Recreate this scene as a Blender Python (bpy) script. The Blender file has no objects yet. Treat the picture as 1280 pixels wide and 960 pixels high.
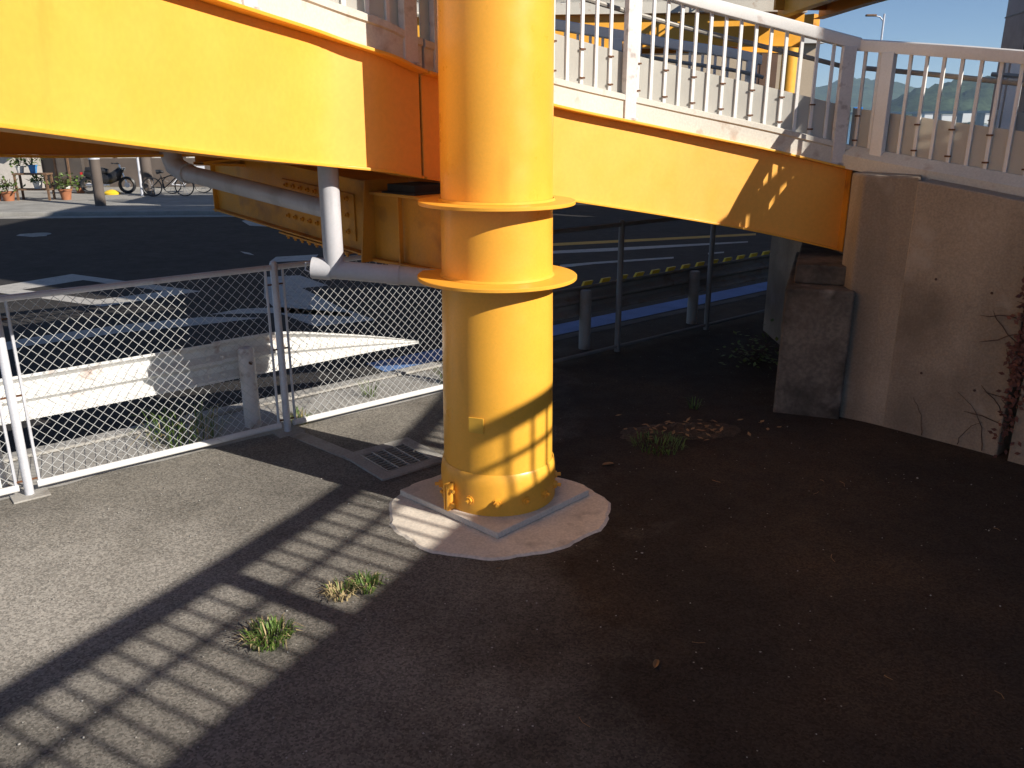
import bpy, bmesh, math, random
from mathutils import Vector, Matrix
random.seed(7)
R = math.radians
scene = bpy.context.scene
col = scene.collection

# ------------------------------------------------------------------ camera
FPX, HCAM = 1040.0, 2.6
PITCH = math.atan(332 / FPX)
cp, sp = math.cos(PITCH), math.sin(PITCH)
cam = bpy.data.objects.new('camera', bpy.data.cameras.new('camera'))
col.objects.link(cam)
cam.location = (0, 0, HCAM)
cam.rotation_euler = (math.pi / 2 - PITCH, 0, 0)
cam.data.sensor_width = 36
cam.data.lens = FPX / 1280 * 36
cam.data.clip_end = 8000
scene.camera = cam


def G(u, v, z=0.0):
    a, b = (u - 640) / FPX, (v - 480) / FPX
    t = (z - HCAM) / (-sp - b * cp)
    return Vector((a * t, (cp - b * sp) * t, z))


def D(u, v, t):
    a, b = (u - 640) / FPX, (v - 480) / FPX
    return Vector((a * t, (cp - b * sp) * t, HCAM + (-sp - b * cp) * t))


# ------------------------------------------------------------------ materials
def mat(name, base, rough=0.6, metal=0.0, var=0.12, scale=3.0, fine=0.0, fscale=80.0, bump=0.0, bscale=60.0,
        stain=None, stain_amt=0.0, stain_scale=2.0, stain_lo=0.52, streak=False, spec=0.5):
    """procedural: base colour with broad variation, fine speckle, optional stain colour and bump"""
    m = bpy.data.materials.new(name)
    m.use_nodes = True
    nt = m.node_tree
    N, L = nt.nodes, nt.links
    bs = N['Principled BSDF']
    bs.inputs['Roughness'].default_value = rough
    bs.inputs['Metallic'].default_value = metal
    bs.inputs['Specular IOR Level'].default_value = spec
    tc = N.new('ShaderNodeTexCoord')

    def noise(sc, det=5, vec=None):
        n = N.new('ShaderNodeTexNoise')
        n.inputs['Scale'].default_value = sc
        n.inputs['Detail'].default_value = det
        L.new(vec or tc.outputs['Object'], n.inputs['Vector'])
        return n

    def ramp(src, p0, p1, c0=(0, 0, 0, 1), c1=(1, 1, 1, 1)):
        r = N.new('ShaderNodeValToRGB')
        r.color_ramp.elements[0].position = p0
        r.color_ramp.elements[1].position = p1
        r.color_ramp.elements[0].color = c0
        r.color_ramp.elements[1].color = c1
        L.new(src, r.inputs['Fac'])
        return r

    def mix(fac, a, b, mode='MIX'):
        x = N.new('ShaderNodeMix')
        x.data_type = 'RGBA'
        x.blend_type = mode
        for sock, val in ((x.inputs[0], fac), (x.inputs[6], a), (x.inputs[7], b)):
            if hasattr(val, 'links'):
                L.new(val, sock)
            elif isinstance(val, (int, float)):
                sock.default_value = val
            else:
                sock.default_value = (*val[:3], 1)
        return x.outputs[2]

    n1 = noise(scale)
    lo = tuple(c * (1 - var) for c in base)
    hi = tuple(min(1, c * (1 + var)) for c in base)
    c = ramp(n1.outputs['Fac'], 0.3, 0.7, (*lo, 1), (*hi, 1)).outputs['Color']
    if fine:
        n2 = noise(fscale, 2)
        k = ramp(n2.outputs['Fac'], 0.35, 0.68, (1 - fine,) * 3 + (1,), (1 + fine,) * 3 + (1,))
        c = mix(1.0, c, k.outputs['Color'], 'MULTIPLY')
    if stain is not None:
        vec = None
        if streak:
            mp = N.new('ShaderNodeMapping')
            mp.inputs['Scale'].default_value = (1, 1, 0.14)
            L.new(tc.outputs['Object'], mp.inputs['Vector'])
            vec = mp.outputs['Vector']
        n3 = noise(stain_scale, 8, vec)
        f = ramp(n3.outputs['Fac'], stain_lo, stain_lo + 0.16, (0, 0, 0, 1), (stain_amt,) * 3 + (1,))
        c = mix(f.outputs['Color'], c, stain)
    L.new(c, bs.inputs['Base Color'])
    rr = noise(scale * 4)
    r2 = ramp(rr.outputs['Fac'], 0.3, 0.7, (max(0.05, rough - 0.1),) * 3 + (1,), (min(1, rough + 0.1),) * 3 + (1,))
    L.new(r2.outputs['Color'], bs.inputs['Roughness'])
    if bump:
        nb = noise(bscale, 6)
        b = N.new('ShaderNodeBump')
        b.inputs['Strength'].default_value = bump
        b.inputs['Distance'].default_value = 0.01
        L.new(nb.outputs['Fac'], b.inputs['Height'])
        L.new(b.outputs['Normal'], bs.inputs['Normal'])
    m['_h'] = 1
    return m


def mat_asphalt(name, base, dirt, dirt_amt, speck=0.5, dscale=0.55, soil=None):
    """aggregate speckle, stones, dusty patches and fine cracks"""
    m = mat(name, base, 0.9, 0, 0.2, 1.3, 0.0, spec=0.25)
    nt = m.node_tree
    N, L = nt.nodes, nt.links
    bs = N['Principled BSDF']
    tc = N.new('ShaderNodeTexCoord')
    cur = bs.inputs['Base Color'].links[0].from_socket

    def mixn(fac, a, b, mode='MIX'):
        x = N.new('ShaderNodeMix')
        x.data_type = 'RGBA'
        x.blend_type = mode
        if hasattr(fac, 'links'):
            L.new(fac, x.inputs[0])
        else:
            x.inputs[0].default_value = fac
        L.new(a, x.inputs[6])
        if hasattr(b, 'links'):
            L.new(b, x.inputs[7])
        else:
            x.inputs[7].default_value = (*b, 1)
        return x.outputs[2]

    def rmp(src, p0, p1, v0, v1):
        r = N.new('ShaderNodeValToRGB')
        r.color_ramp.elements[0].position, r.color_ramp.elements[1].position = p0, p1
        r.color_ramp.elements[0].color = (v0, v0, v0, 1)
        r.color_ramp.elements[1].color = (v1, v1, v1, 1)
        L.new(src, r.inputs['Fac'])
        return r.outputs['Color']

    def noise(sc, det):
        n = N.new('ShaderNodeTexNoise')
        n.inputs['Scale'].default_value = sc
        n.inputs['Detail'].default_value = det
        L.new(tc.outputs['Object'], n.inputs['Vector'])
        return n.outputs['Fac']

    # dust lying in broad patches
    cur = mixn(rmp(noise(dscale, 6), 0.42, 0.66, 0.0, dirt_amt), cur, dirt)
    cur = mixn(rmp(noise(3.5, 8), 0.5, 0.75, 0.0, 0.35), cur, tuple(x * 0.55 for x in base))
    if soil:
        # brown soil over the asphalt towards +x, darkened to carry the deck's shade, ragged edge
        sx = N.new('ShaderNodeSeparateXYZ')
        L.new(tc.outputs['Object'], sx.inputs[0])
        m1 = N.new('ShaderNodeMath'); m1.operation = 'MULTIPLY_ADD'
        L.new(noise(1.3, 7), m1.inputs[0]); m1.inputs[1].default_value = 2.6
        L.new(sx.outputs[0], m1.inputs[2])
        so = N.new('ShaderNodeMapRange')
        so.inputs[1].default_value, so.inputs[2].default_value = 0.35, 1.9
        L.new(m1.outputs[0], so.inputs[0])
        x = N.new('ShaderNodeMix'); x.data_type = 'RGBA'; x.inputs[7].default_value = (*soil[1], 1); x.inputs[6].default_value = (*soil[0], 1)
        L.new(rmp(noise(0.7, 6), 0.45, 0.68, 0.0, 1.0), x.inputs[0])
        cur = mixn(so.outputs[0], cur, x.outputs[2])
        # pale dust washed together in a low spot of the yard
        dv = N.new('ShaderNodeVectorMath'); dv.operation = 'DISTANCE'
        L.new(tc.outputs['Object'], dv.inputs[0]); dv.inputs[1].default_value = (-2.75, 4.15, 0)
        m2 = N.new('ShaderNodeMath'); m2.operation = 'MULTIPLY_ADD'
        L.new(noise(2.2, 7), m2.inputs[0]); m2.inputs[1].default_value = 1.6
        L.new(dv.outputs['Value'], m2.inputs[2])
        dm = N.new('ShaderNodeMapRange')
        dm.inputs[1].default_value, dm.inputs[2].default_value, dm.inputs[3].default_value, dm.inputs[4].default_value = 1.0, 2.1, 0.9, 0.0
        L.new(m2.outputs[0], dm.inputs[0])
        cur = mixn(dm.outputs[0], cur, (0.36, 0.335, 0.30))
    # aggregate grain
    vo = N.new('ShaderNodeTexVoronoi')
    vo.inputs['Scale'].default_value = 95
    L.new(tc.outputs['Object'], vo.inputs['Vector'])
    hs = N.new('ShaderNodeSeparateColor')
    L.new(vo.outputs['Color'], hs.inputs['Color'])
    cur = mixn(1.0, cur, rmp(hs.outputs[0], 0.0, 1.0, 1 - speck, 1 + speck), 'MULTIPLY')
    # sparse pale stones
    v2 = N.new('ShaderNodeTexVoronoi')
    v2.inputs['Scale'].default_value = 34
    L.new(tc.outputs['Object'], v2.inputs['Vector'])
    h2 = N.new('ShaderNodeSeparateColor')
    L.new(v2.outputs['Color'], h2.inputs['Color'])
    sel = rmp(h2.outputs[0], 0.975, 0.98, 0, 1)
    rad = rmp(v2.outputs['Distance'], 0.12, 0.2, 0.6, 0)
    mm = N.new('ShaderNodeMix')
    mm.data_type = 'RGBA'
    mm.blend_type = 'MULTIPLY'
    mm.inputs[0].default_value = 1
    L.new(sel, mm.inputs[6])
    L.new(rad, mm.inputs[7])
    cur = mixn(mm.outputs[2], cur, (0.5, 0.47, 0.42))
    L.new(cur, bs.inputs['Base Color'])
    b = N.new('ShaderNodeBump')
    b.inputs['Strength'].default_value = 0.55
    b.inputs['Distance'].default_value = 0.006
    add = N.new('ShaderNodeMath')
    add.operation = 'ADD'
    L.new(noise(130, 3), add.inputs[0])
    L.new(noise(9, 4), add.inputs[1])
    L.new(add.outputs[0], b.inputs['Height'])
    L.new(b.outputs['Normal'], bs.inputs['Normal'])
    return m


YEL = (0.87, 0.42, 0.045)
M = {}
M['yellow'] = mat('yellow_paint', YEL, 0.42, 0, 0.05, 1.2, 0.03, 40, 0.04, 25, (0.34, 0.12, 0.015), 0.55, 5.0, 0.66)
M['yellow_web'] = mat('yellow_web_paint', (0.90, 0.435, 0.07), 0.5, 0, 0.045, 0.9, 0.03, 30, 0.03, 8, (0.50, 0.20, 0.03), 0.4, 5.0, 0.645, True)
M['yellow_col'] = mat('yellow_column_paint', (0.87, 0.43, 0.05), 0.36, 0, 0.05, 1.6, 0.03, 60, 0.05, 40, (0.40, 0.16, 0.02), 0.45, 5.0, 0.63, True)
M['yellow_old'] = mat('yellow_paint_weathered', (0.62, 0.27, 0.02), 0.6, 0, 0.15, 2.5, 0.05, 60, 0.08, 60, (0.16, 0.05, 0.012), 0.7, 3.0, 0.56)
M['white'] = mat('white_paint', (0.74, 0.73, 0.72), 0.45, 0, 0.06, 3, 0.03, 60, 0.03, 40, (0.30, 0.13, 0.06), 0.75, 5.0, 0.66)
M['white_rusty'] = mat('white_paint_rusted', (0.66, 0.62, 0.6), 0.55, 0, 0.1, 3, 0.05, 60, 0.08, 40, (0.10, 0.035, 0.015), 0.95, 7.0, 0.56)
M['panel'] = mat('kick_panel_sheet', (0.64, 0.62, 0.57), 0.4, 0, 0.08, 1.5, 0.03, 90, 0.02, 30, (0.3, 0.24, 0.17), 0.4, 3.0, 0.62)
M['kerb_cream'] = mat('cream_kerb', (0.60, 0.565, 0.50), 0.7, 0, 0.08, 2.0, 0.06, 60, 0.1, 60, (0.33, 0.2, 0.13), 0.7, 6.0, 0.6)
M['pipe_rail'] = mat('weathered_handrail', (0.34, 0.32, 0.29), 0.45, 0.4, 0.15, 6, 0.05, 60)
M['galv'] = mat('galvanised_steel', (0.60, 0.61, 0.66), 0.45, 0.15, 0.1, 5, 0.05, 90, 0.03, 40, (0.3, 0.15, 0.08), 0.5, 6, 0.66)
M['wire'] = mat('coated_wire', (0.55, 0.56, 0.56), 0.45, 0.1, 0.1, 8)
M['guard'] = mat('guardrail_white', (0.72, 0.715, 0.70), 0.5, 0, 0.08, 4, 0.05, 50, 0.05, 40, (0.28, 0.13, 0.07), 0.8, 5.0, 0.6)
M['rust'] = mat('rust', (0.11, 0.045, 0.02), 0.85, 0, 0.3, 20)
M['galv_dull'] = mat('dull_galvanised_steel', (0.17, 0.165, 0.165), 0.6, 0.1, 0.15, 5, 0.05, 90, 0.03, 40, (0.15, 0.08, 0.05), 0.6, 6, 0.6)  # galvanised steel with the heavy shade put into its colour
M['guard_dirty'] = mat('guardrail_weathered', (0.25, 0.235, 0.22), 0.6, 0, 0.12, 4, 0.05, 50, 0.05, 40, (0.16, 0.10, 0.07), 0.8, 4.0, 0.54)  # guardrail white darkened in colour to stand for shade
M['pvc'] = mat('grey_pvc_pipe', (0.5, 0.5, 0.53), 0.42, 0, 0.08, 4, 0.03, 60, 0.02, 30, (0.25, 0.24, 0.24), 0.6, 5, 0.58, True)
M['concrete'] = mat('abutment_concrete', (0.345, 0.275, 0.21), 0.9, 0, 0.2, 1.3, 0.12, 60, 0.4, 30, (0.12, 0.09, 0.065), 0.5, 1.3, 0.5, True, spec=0.2)
M['concrete_wet'] = mat('damp_stained_concrete', (0.19, 0.158, 0.13), 0.85, 0, 0.3, 1.3, 0.2, 28, 0.4, 30, (0.035, 0.03, 0.026), 0.95, 1.5, 0.42, False, spec=0.2)
for _k, _pale in (('concrete', (0.40, 0.34, 0.28)), ('concrete_wet', (0.33, 0.28, 0.24))):
    # pale lime bloom and small dark pits over the concrete
    _nt = M[_k].node_tree
    _b = _nt.nodes['Principled BSDF']
    _src = _b.inputs['Base Color'].links[0].from_socket
    _tc = _nt.nodes.new('ShaderNodeTexCoord')
    for _sc, _lo, _hi, _colr, _amt, _det in ((2.6, 0.6, 0.7, _pale, 0.7, 9), (7.0, 0.68, 0.76, (0.1, 0.08, 0.07), 0.25, 8), (0.9, 0.47, 0.64, (0.11, 0.08, 0.06), 0.7, 9)):
        _n = _nt.nodes.new('ShaderNodeTexNoise')
        _n.inputs['Scale'].default_value = _sc
        _n.inputs['Detail'].default_value = _det
        _n.noise_dimensions = '4D'
        _n.inputs['W'].default_value = _sc * 3.1
        _nt.links.new(_tc.outputs['Object'], _n.inputs['Vector'])
        _r = _nt.nodes.new('ShaderNodeMapRange')
        _r.inputs[1].default_value, _r.inputs[2].default_value, _r.inputs[4].default_value = _lo, _hi, _amt
        _nt.links.new(_n.outputs['Fac'], _r.inputs[0])
        _x = _nt.nodes.new('ShaderNodeMix')
        _x.data_type = 'RGBA'
        _x.inputs[7].default_value = (*_colr, 1)
        _nt.links.new(_r.outputs[0], _x.inputs[0])
        _nt.links.new(_src, _x.inputs[6])
        _src = _x.outputs[2]
    _nt.links.new(_src, _b.inputs['Base Color'])
# the kick panels are frosted sheets: some light passes through
_nt = M['panel'].node_tree
_tr = _nt.nodes.new('ShaderNodeBsdfTranslucent')
_tr.inputs['Color'].default_value = (0.8, 0.76, 0.68, 1)
_mx = _nt.nodes.new('ShaderNodeMixShader')
_mx.inputs[0].default_value = 0.45
_nt.links.new(_nt.nodes['Principled BSDF'].outputs[0], _mx.inputs[1])
_nt.links.new(_tr.outputs[0], _mx.inputs[2])
_nt.links.new(_mx.outputs[0], _nt.nodes['Material Output'].inputs['Surface'])
M['mortar'] = mat('pale_mortar', (0.72, 0.645, 0.55), 0.9, 0, 0.08, 4, 0.1, 60, 0.25, 40, (0.3, 0.26, 0.22), 0.6, 5, 0.57, spec=0.2)
M['plinth'] = mat('plinth_mortar', (0.66, 0.59, 0.51), 0.85, 0, 0.07, 3, 0.08, 60, 0.15, 40, (0.27, 0.25, 0.23), 0.5, 4, 0.58, spec=0.2)
M['grey_conc'] = mat('grey_concrete', (0.36, 0.345, 0.32), 0.9, 0, 0.12, 3, 0.12, 60, 0.3, 40, (0.17, 0.15, 0.13), 0.6, 4, 0.55, spec=0.2)
M['asphalt'] = mat_asphalt('worn_asphalt', (0.165, 0.152, 0.134), (0.26, 0.24, 0.208), 0.8, 0.42, soil=((0.033, 0.024, 0.018), (0.062, 0.040, 0.024)))  # soil tones set dark to deepen the shade at the right
M['dirt_asphalt'] = mat_asphalt('dirty_asphalt', (0.095, 0.078, 0.066), (0.185, 0.125, 0.075), 0.85, 0.42, 0.75)
M['road'] = mat_asphalt('road_asphalt', (0.034, 0.031, 0.030), (0.046, 0.042, 0.038), 0.4, 0.3)
M['pavement'] = mat_asphalt('far_pavement', (0.30, 0.29, 0.27), (0.36, 0.34, 0.31), 0.5, 0.15)
M['marking'] = mat('road_paint_white', (0.43, 0.41, 0.38), 0.8, 0, 0.1, 6, 0.15, 60, 0.1, 60, (0.12, 0.12, 0.12), 0.8, 9, 0.58)  # road paint; the same white also draws the sun strips
M['marking_yellow'] = mat('road_paint_yellow', (0.6, 0.34, 0.06), 0.8, 0, 0.1, 6, 0.15, 60)
M['marking_blue'] = mat('road_paint_blue', (0.10, 0.19, 0.40), 0.8, 0, 0.15, 4, 0.15, 60)
M['grate'] = mat('steel_grate', (0.36, 0.34, 0.31), 0.5, 0.2, 0.2, 12)
M['dark'] = mat('dark_void', (0.015, 0.014, 0.013), 0.9, 0, 0.2, 5)
M['soil'] = mat('soil_litter', (0.07, 0.048, 0.03), 0.95, 0, 0.4, 9, 0.4, 60, 0.8, 50)
M['deck'] = mat('deck_surface', (0.3, 0.28, 0.26), 0.85, 0, 0.1, 3, 0.1, 60)
M['tower'] = mat('grey_cladding', (0.20, 0.20, 0.225), 0.55, 0, 0.08, 1, 0.04, 40, 0.03, 20, (0.13, 0.11, 0.12), 0.4, 2, 0.55, True)
M['facade'] = mat('beige_facade', (0.46, 0.37, 0.27), 0.85, 0, 0.06, 0.6, 0.04, 20)
M['brown_panel'] = mat('brown_panel', (0.11, 0.055, 0.03), 0.6, 0, 0.15, 2)
M['plaster'] = mat('pale_plaster', (0.42, 0.39, 0.36), 0.85, 0, 0.1, 1, 0.05, 20, 0.1, 20, (0.22, 0.19, 0.17), 0.5, 1.5, 0.56, True)
M['white_wall'] = mat('white_wall', (0.66, 0.65, 0.62), 0.8, 0, 0.06, 1)
M['shutter'] = mat('brown_shutter', (0.085, 0.07, 0.06), 0.6, 0, 0.2, 1.5)
M['glass'] = mat('window_glass', (0.03, 0.04, 0.05), 0.08, 0, 0.1, 1)
M['black'] = mat('black_plastic', (0.018, 0.018, 0.02), 0.4, 0, 0.2, 4)
M['chrome'] = mat('bright_metal', (0.6, 0.6, 0.6), 0.25, 0.9, 0.1, 6)
M['red'] = mat('red_lens', (0.5, 0.03, 0.03), 0.3, 0, 0.1, 6)
M['terracotta'] = mat('terracotta', (0.34, 0.13, 0.06), 0.85, 0, 0.15, 6)
M['wood'] = mat('weathered_wood', (0.16, 0.09, 0.05), 0.8, 0, 0.25, 6)
M['pole'] = mat('utility_pole_concrete', (0.12, 0.095, 0.08), 0.85, 0, 0.15, 2)
M['blue_plastic'] = mat('blue_plastic', (0.05, 0.22, 0.5), 0.5, 0, 0.1, 4)
M['yellow_plastic'] = mat('yellow_plastic', (0.8, 0.55, 0.03), 0.5, 0, 0.05, 4)
M['hill'] = mat('forest_hill', (0.045, 0.065, 0.035), 1.0, 0, 0.45, 0.02, 0.35, 0.15, spec=0.0)
M['tan'] = mat('dry_leaf', (0.3, 0.17, 0.07), 0.8, 0, 0.3, 12)
M['straw'] = mat('dry_grass', (0.42, 0.33, 0.17), 0.8, 0, 0.25, 15)
M['grass'] = mat('green_grass', (0.10, 0.17, 0.028), 0.6, 0, 0.35, 14)
M['weed'] = mat('weed_leaf', (0.10, 0.15, 0.03), 0.6, 0, 0.35, 14)
M['vine'] = mat('vine_stem', (0.06, 0.03, 0.022), 0.8, 0, 0.3, 14)
M['vine_leaf'] = mat('vine_leaf_red', (0.10, 0.03, 0.02), 0.7, 0, 0.5, 10)
M['pink'] = mat('sticker_pink', (0.75, 0.35, 0.38), 0.5, 0, 0.3, 25)
M['sign_blue'] = mat('sign_blue', (0.02, 0.2, 0.6), 0.4, 0, 0.05, 3)
M['plate_y'] = mat('plate_yellow', (0.74, 0.42, 0.05), 0.5, 0, 0.06, 8)
# water
w = mat('sea_water', (0.03, 0.11, 0.20), 0.18, 0, 0.1, 0.01, 0, 0, 0.0)
M['water'] = w
_b = w.node_tree.nodes.new('ShaderNodeBump')
_n = w.node_tree.nodes.new('ShaderNodeTexNoise')
_n.inputs['Scale'].default_value = 0.6
_b.inputs['Strength'].default_value = 0.6
_b.inputs['Distance'].default_value = 0.5
w.node_tree.links.new(_n.outputs['Fac'], _b.inputs['Height'])
w.node_tree.links.new(_b.outputs['Normal'], w.node_tree.nodes['Principled BSDF'].inputs['Normal'])


# ------------------------------------------------------------------ object helpers
def tag(o, label=None, cat=None, group=None, kind=None):
    if label: o['label'] = label
    if cat: o['category'] = cat
    if group: o['group'] = group
    if kind: o['kind'] = kind
    return o


ORG = {}


def empty(name, loc, label, cat, group=None):
    o = bpy.data.objects.new(name, None)
    o.empty_display_size = 0.2
    col.objects.link(o)
    o.location = loc
    ORG[o.name] = Vector(loc)
    return tag(o, label, cat, group)


def org(o):
    return ORG.get(o.name, Vector((0, 0, 0))) if o else Vector((0, 0, 0))


class MB:
    def __init__(self):
        self.v, self.f = [], []

    def add(self, vs, fs):
        k = len(self.v)
        self.v += [Vector(p) for p in vs]
        self.f += [tuple(i + k for i in q) for q in fs]
        return self

    def box(self, c, sx, sy, sz, rz=0.0, M3=None):
        m = M3 or Matrix.Rotation(rz, 3, 'Z')
        c = Vector(c)
        vs = [c + m @ Vector((x * sx / 2, y * sy / 2, z * sz / 2)) for x in (-1, 1) for y in (-1, 1) for z in (-1, 1)]
        return self.add(vs, [(0, 1, 3, 2), (4, 6, 7, 5), (0, 4, 5, 1), (2, 3, 7, 6), (0, 2, 6, 4), (1, 5, 7, 3)])

    def bar(self, a, b, w, h, up=(0, 0, 1)):
        a, b = Vector(a), Vector(b)
        d = (b - a).normalized()
        s = d.cross(Vector(up))
        if s.length < 1e-5:
            s = d.cross(Vector((1, 0, 0)))
        s.normalize()
        t = s.cross(d)
        return self.box((a + b) / 2, (b - a).length, w, h, M3=Matrix((d, s, t)).transposed())

    def tube(self, pts, r, n=8, cap=True):
        pts = [Vector(p) for p in pts]
        rs = r if isinstance(r, (list, tuple)) else [r] * len(pts)
        rings, prev = [], None
        for i, p in enumerate(pts):
            d = (pts[min(i + 1, len(pts) - 1)] - pts[max(i - 1, 0)])
            d.normalize()
            if prev is None:
                s = d.cross(Vector((0, 0, 1)))
                if s.length < 1e-4:
                    s = d.cross(Vector((1, 0, 0)))
            else:
                s = prev - d * prev.dot(d)
            s.normalize()
            prev = s
            t = d.cross(s)
            rings.append([p + (s * math.cos(2 * math.pi * k / n) + t * math.sin(2 * math.pi * k / n)) * rs[i] for k in range(n)])
        vs = [q for ring in rings for q in ring]
        fs = []
        for i in range(len(rings) - 1):
            for k in range(n):
                a, b = i * n + k, i * n + (k + 1) % n
                fs.append((a, b, b + n, a + n))
        if cap:
            fs.append(tuple(range(n))[::-1])
            fs.append(tuple(range((len(rings) - 1) * n, len(rings) * n)))
        return self.add(vs, fs)

    def lathe(self, prof, n=48, c=(0, 0, 0), cap=True):
        c = Vector(c)
        vs, fs = [], []
        for r, z in prof:
            for k in range(n):
                a = 2 * math.pi * k / n
                vs.append(c + Vector((r * math.cos(a), r * math.sin(a), z)))
        for i in range(len(prof) - 1):
            for k in range(n):
                a, b = i * n + k, i * n + (k + 1) % n
                fs.append((a, b, b + n, a + n))
        if cap:
            fs.append(tuple(range(n))[::-1])
            fs.append(tuple(range((len(prof) - 1) * n, len(prof) * n)))
        return self.add(vs, fs)

    def prism(self, poly, z0, z1):
        n = len(poly)
        vs = [(p[0], p[1], z0) for p in poly] + [(p[0], p[1], z1) for p in poly]
        fs = [tuple(range(n))[::-1], tuple(range(n, 2 * n))] + [(i, (i + 1) % n, n + (i + 1) % n, n + i) for i in range(n)]
        return self.add(vs, fs)

    def slab(self, poly, vec):
        n = len(poly)
        poly = [Vector(p) for p in poly]
        vec = Vector(vec)
        fs = [tuple(range(n))[::-1], tuple(range(n, 2 * n))] + [(i, (i + 1) % n, n + (i + 1) % n, n + i) for i in range(n)]
        return self.add(poly + [p + vec for p in poly], fs)

    def sweep(self, path, prof):
        """prof: closed polygon of (d, h): d to the left of the path, h above it"""
        n = len(prof)
        nn = normals(path)
        vs = []
        for p, q in zip(path, nn):
            for d, h in prof:
                vs.append(Vector((p[0] + q[0] * d, p[1] + q[1] * d, p[2] + h)))
        fs = []
        for i in range(len(path) - 1):
            for k in range(n):
                a, b = i * n + k, i * n + (k + 1) % n
                fs.append((a, b, b + n, a + n))
        fs.append(tuple(range(n))[::-1])
        fs.append(tuple(range((len(path) - 1) * n, len(path) * n)))
        return self.add(vs, fs)

    def build(self, name, m, parent=None, smooth=False, bevel=0.0, loc=None, local=False, angle=35):
        """world coordinates in, stored relative to the parent's origin (or loc)"""
        base = Vector(loc) if loc is not None else org(parent)
        me = bpy.data.meshes.new(name)
        vs = [tuple(p) if local else tuple(p - base) for p in self.v]
        me.from_pydata(vs, [], self.f)
        me.materials.append(m)
        bm = bmesh.new()
        bm.from_mesh(me)
        bmesh.ops.recalc_face_normals(bm, faces=bm.faces)
        bm.to_mesh(me)
        bm.free()
        o = bpy.data.objects.new(name, me)
        col.objects.link(o)
        if parent:
            o.parent = parent
            o.location = base - org(parent)
        else:
            o.location = base
        ORG[o.name] = base.copy()
        if smooth:
            for p in me.polygons:
                p.use_smooth = True
            try:
                me.set_sharp_from_angle(angle=R(angle))
            except Exception:
                pass
        if bevel:
            b = o.modifiers.new('bevel', 'BEVEL')
            b.width = bevel
            b.segments = 2
            b.limit_method = 'ANGLE'
        return o


def inst(src, parent, loc, rz=0.0, name=None):
    o = src.copy()
    col.objects.link(o)
    if name: o.name = name
    o.parent = parent
    o.location = Vector(loc) - org(parent)
    o.rotation_euler = (0, 0, rz)
    ORG[o.name] = Vector(loc)
    return o


def rect(d0, d1, h0, h1):
    return [(d0, h0), (d1, h0), (d1, h1), (d0, h1)]


def normals(path):
    out = []
    for i in range(len(path)):
        a, b = path[max(i - 1, 0)], path[min(i + 1, len(path) - 1)]
        dx, dy = b[0] - a[0], b[1] - a[1]
        l = math.hypot(dx, dy) or 1
        out.append((-dy / l, dx / l))
    return out


def offset(path, d, h=0.0):
    return [Vector((p[0] + q[0] * d, p[1] + q[1] * d, p[2] + h)) for p, q in zip(path, normals(path))]


def spline(nodes, k=8):
    P = [Vector(p) for p in nodes]
    P = [P[0] * 2 - P[1]] + P + [P[-1] * 2 - P[-2]]
    out = []
    for i in range(1, len(P) - 2):
        p0, p1, p2, p3 = P[i - 1:i + 3]
        for j in range(k):
            t = j / k
            out.append(0.5 * ((2 * p1) + (p2 - p0) * t + (2 * p0 - 5 * p1 + 4 * p2 - p3) * t * t + (3 * p1 - p0 - 3 * p2 + p3) * t ** 3))
    out.append(P[-2])
    return out


def plen(path):
    s = [0.0]
    for a, b in zip(path, path[1:]):
        s.append(s[-1] + (Vector(b) - Vector(a)).xy.length)
    return s


def at_s(path, S, s):
    s = max(0, min(S[-1], s))
    for i in range(len(S) - 1):
        if s <= S[i + 1]:
            t = (s - S[i]) / max(1e-6, S[i + 1] - S[i])
            a, b = Vector(path[i]), Vector(path[i + 1])
            return a.lerp(b, t), math.atan2(b.y - a.y, b.x - a.x)
    return Vector(path[-1]), 0.0


def cut(path, s0, s1):
    S = plen(path)
    out = [at_s(path, S, s0)[0]]
    out += [Vector(p) for p, s in zip(path, S) if s0 + 1e-3 < s < s1 - 1e-3]
    out.append(at_s(path, S, s1)[0])
    return out


def nearest_s(path, x, y):
    S = plen(path)
    best = min(range(len(path)), key=lambda i: (path[i][0] - x) ** 2 + (path[i][1] - y) ** 2)
    return S[best]


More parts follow.
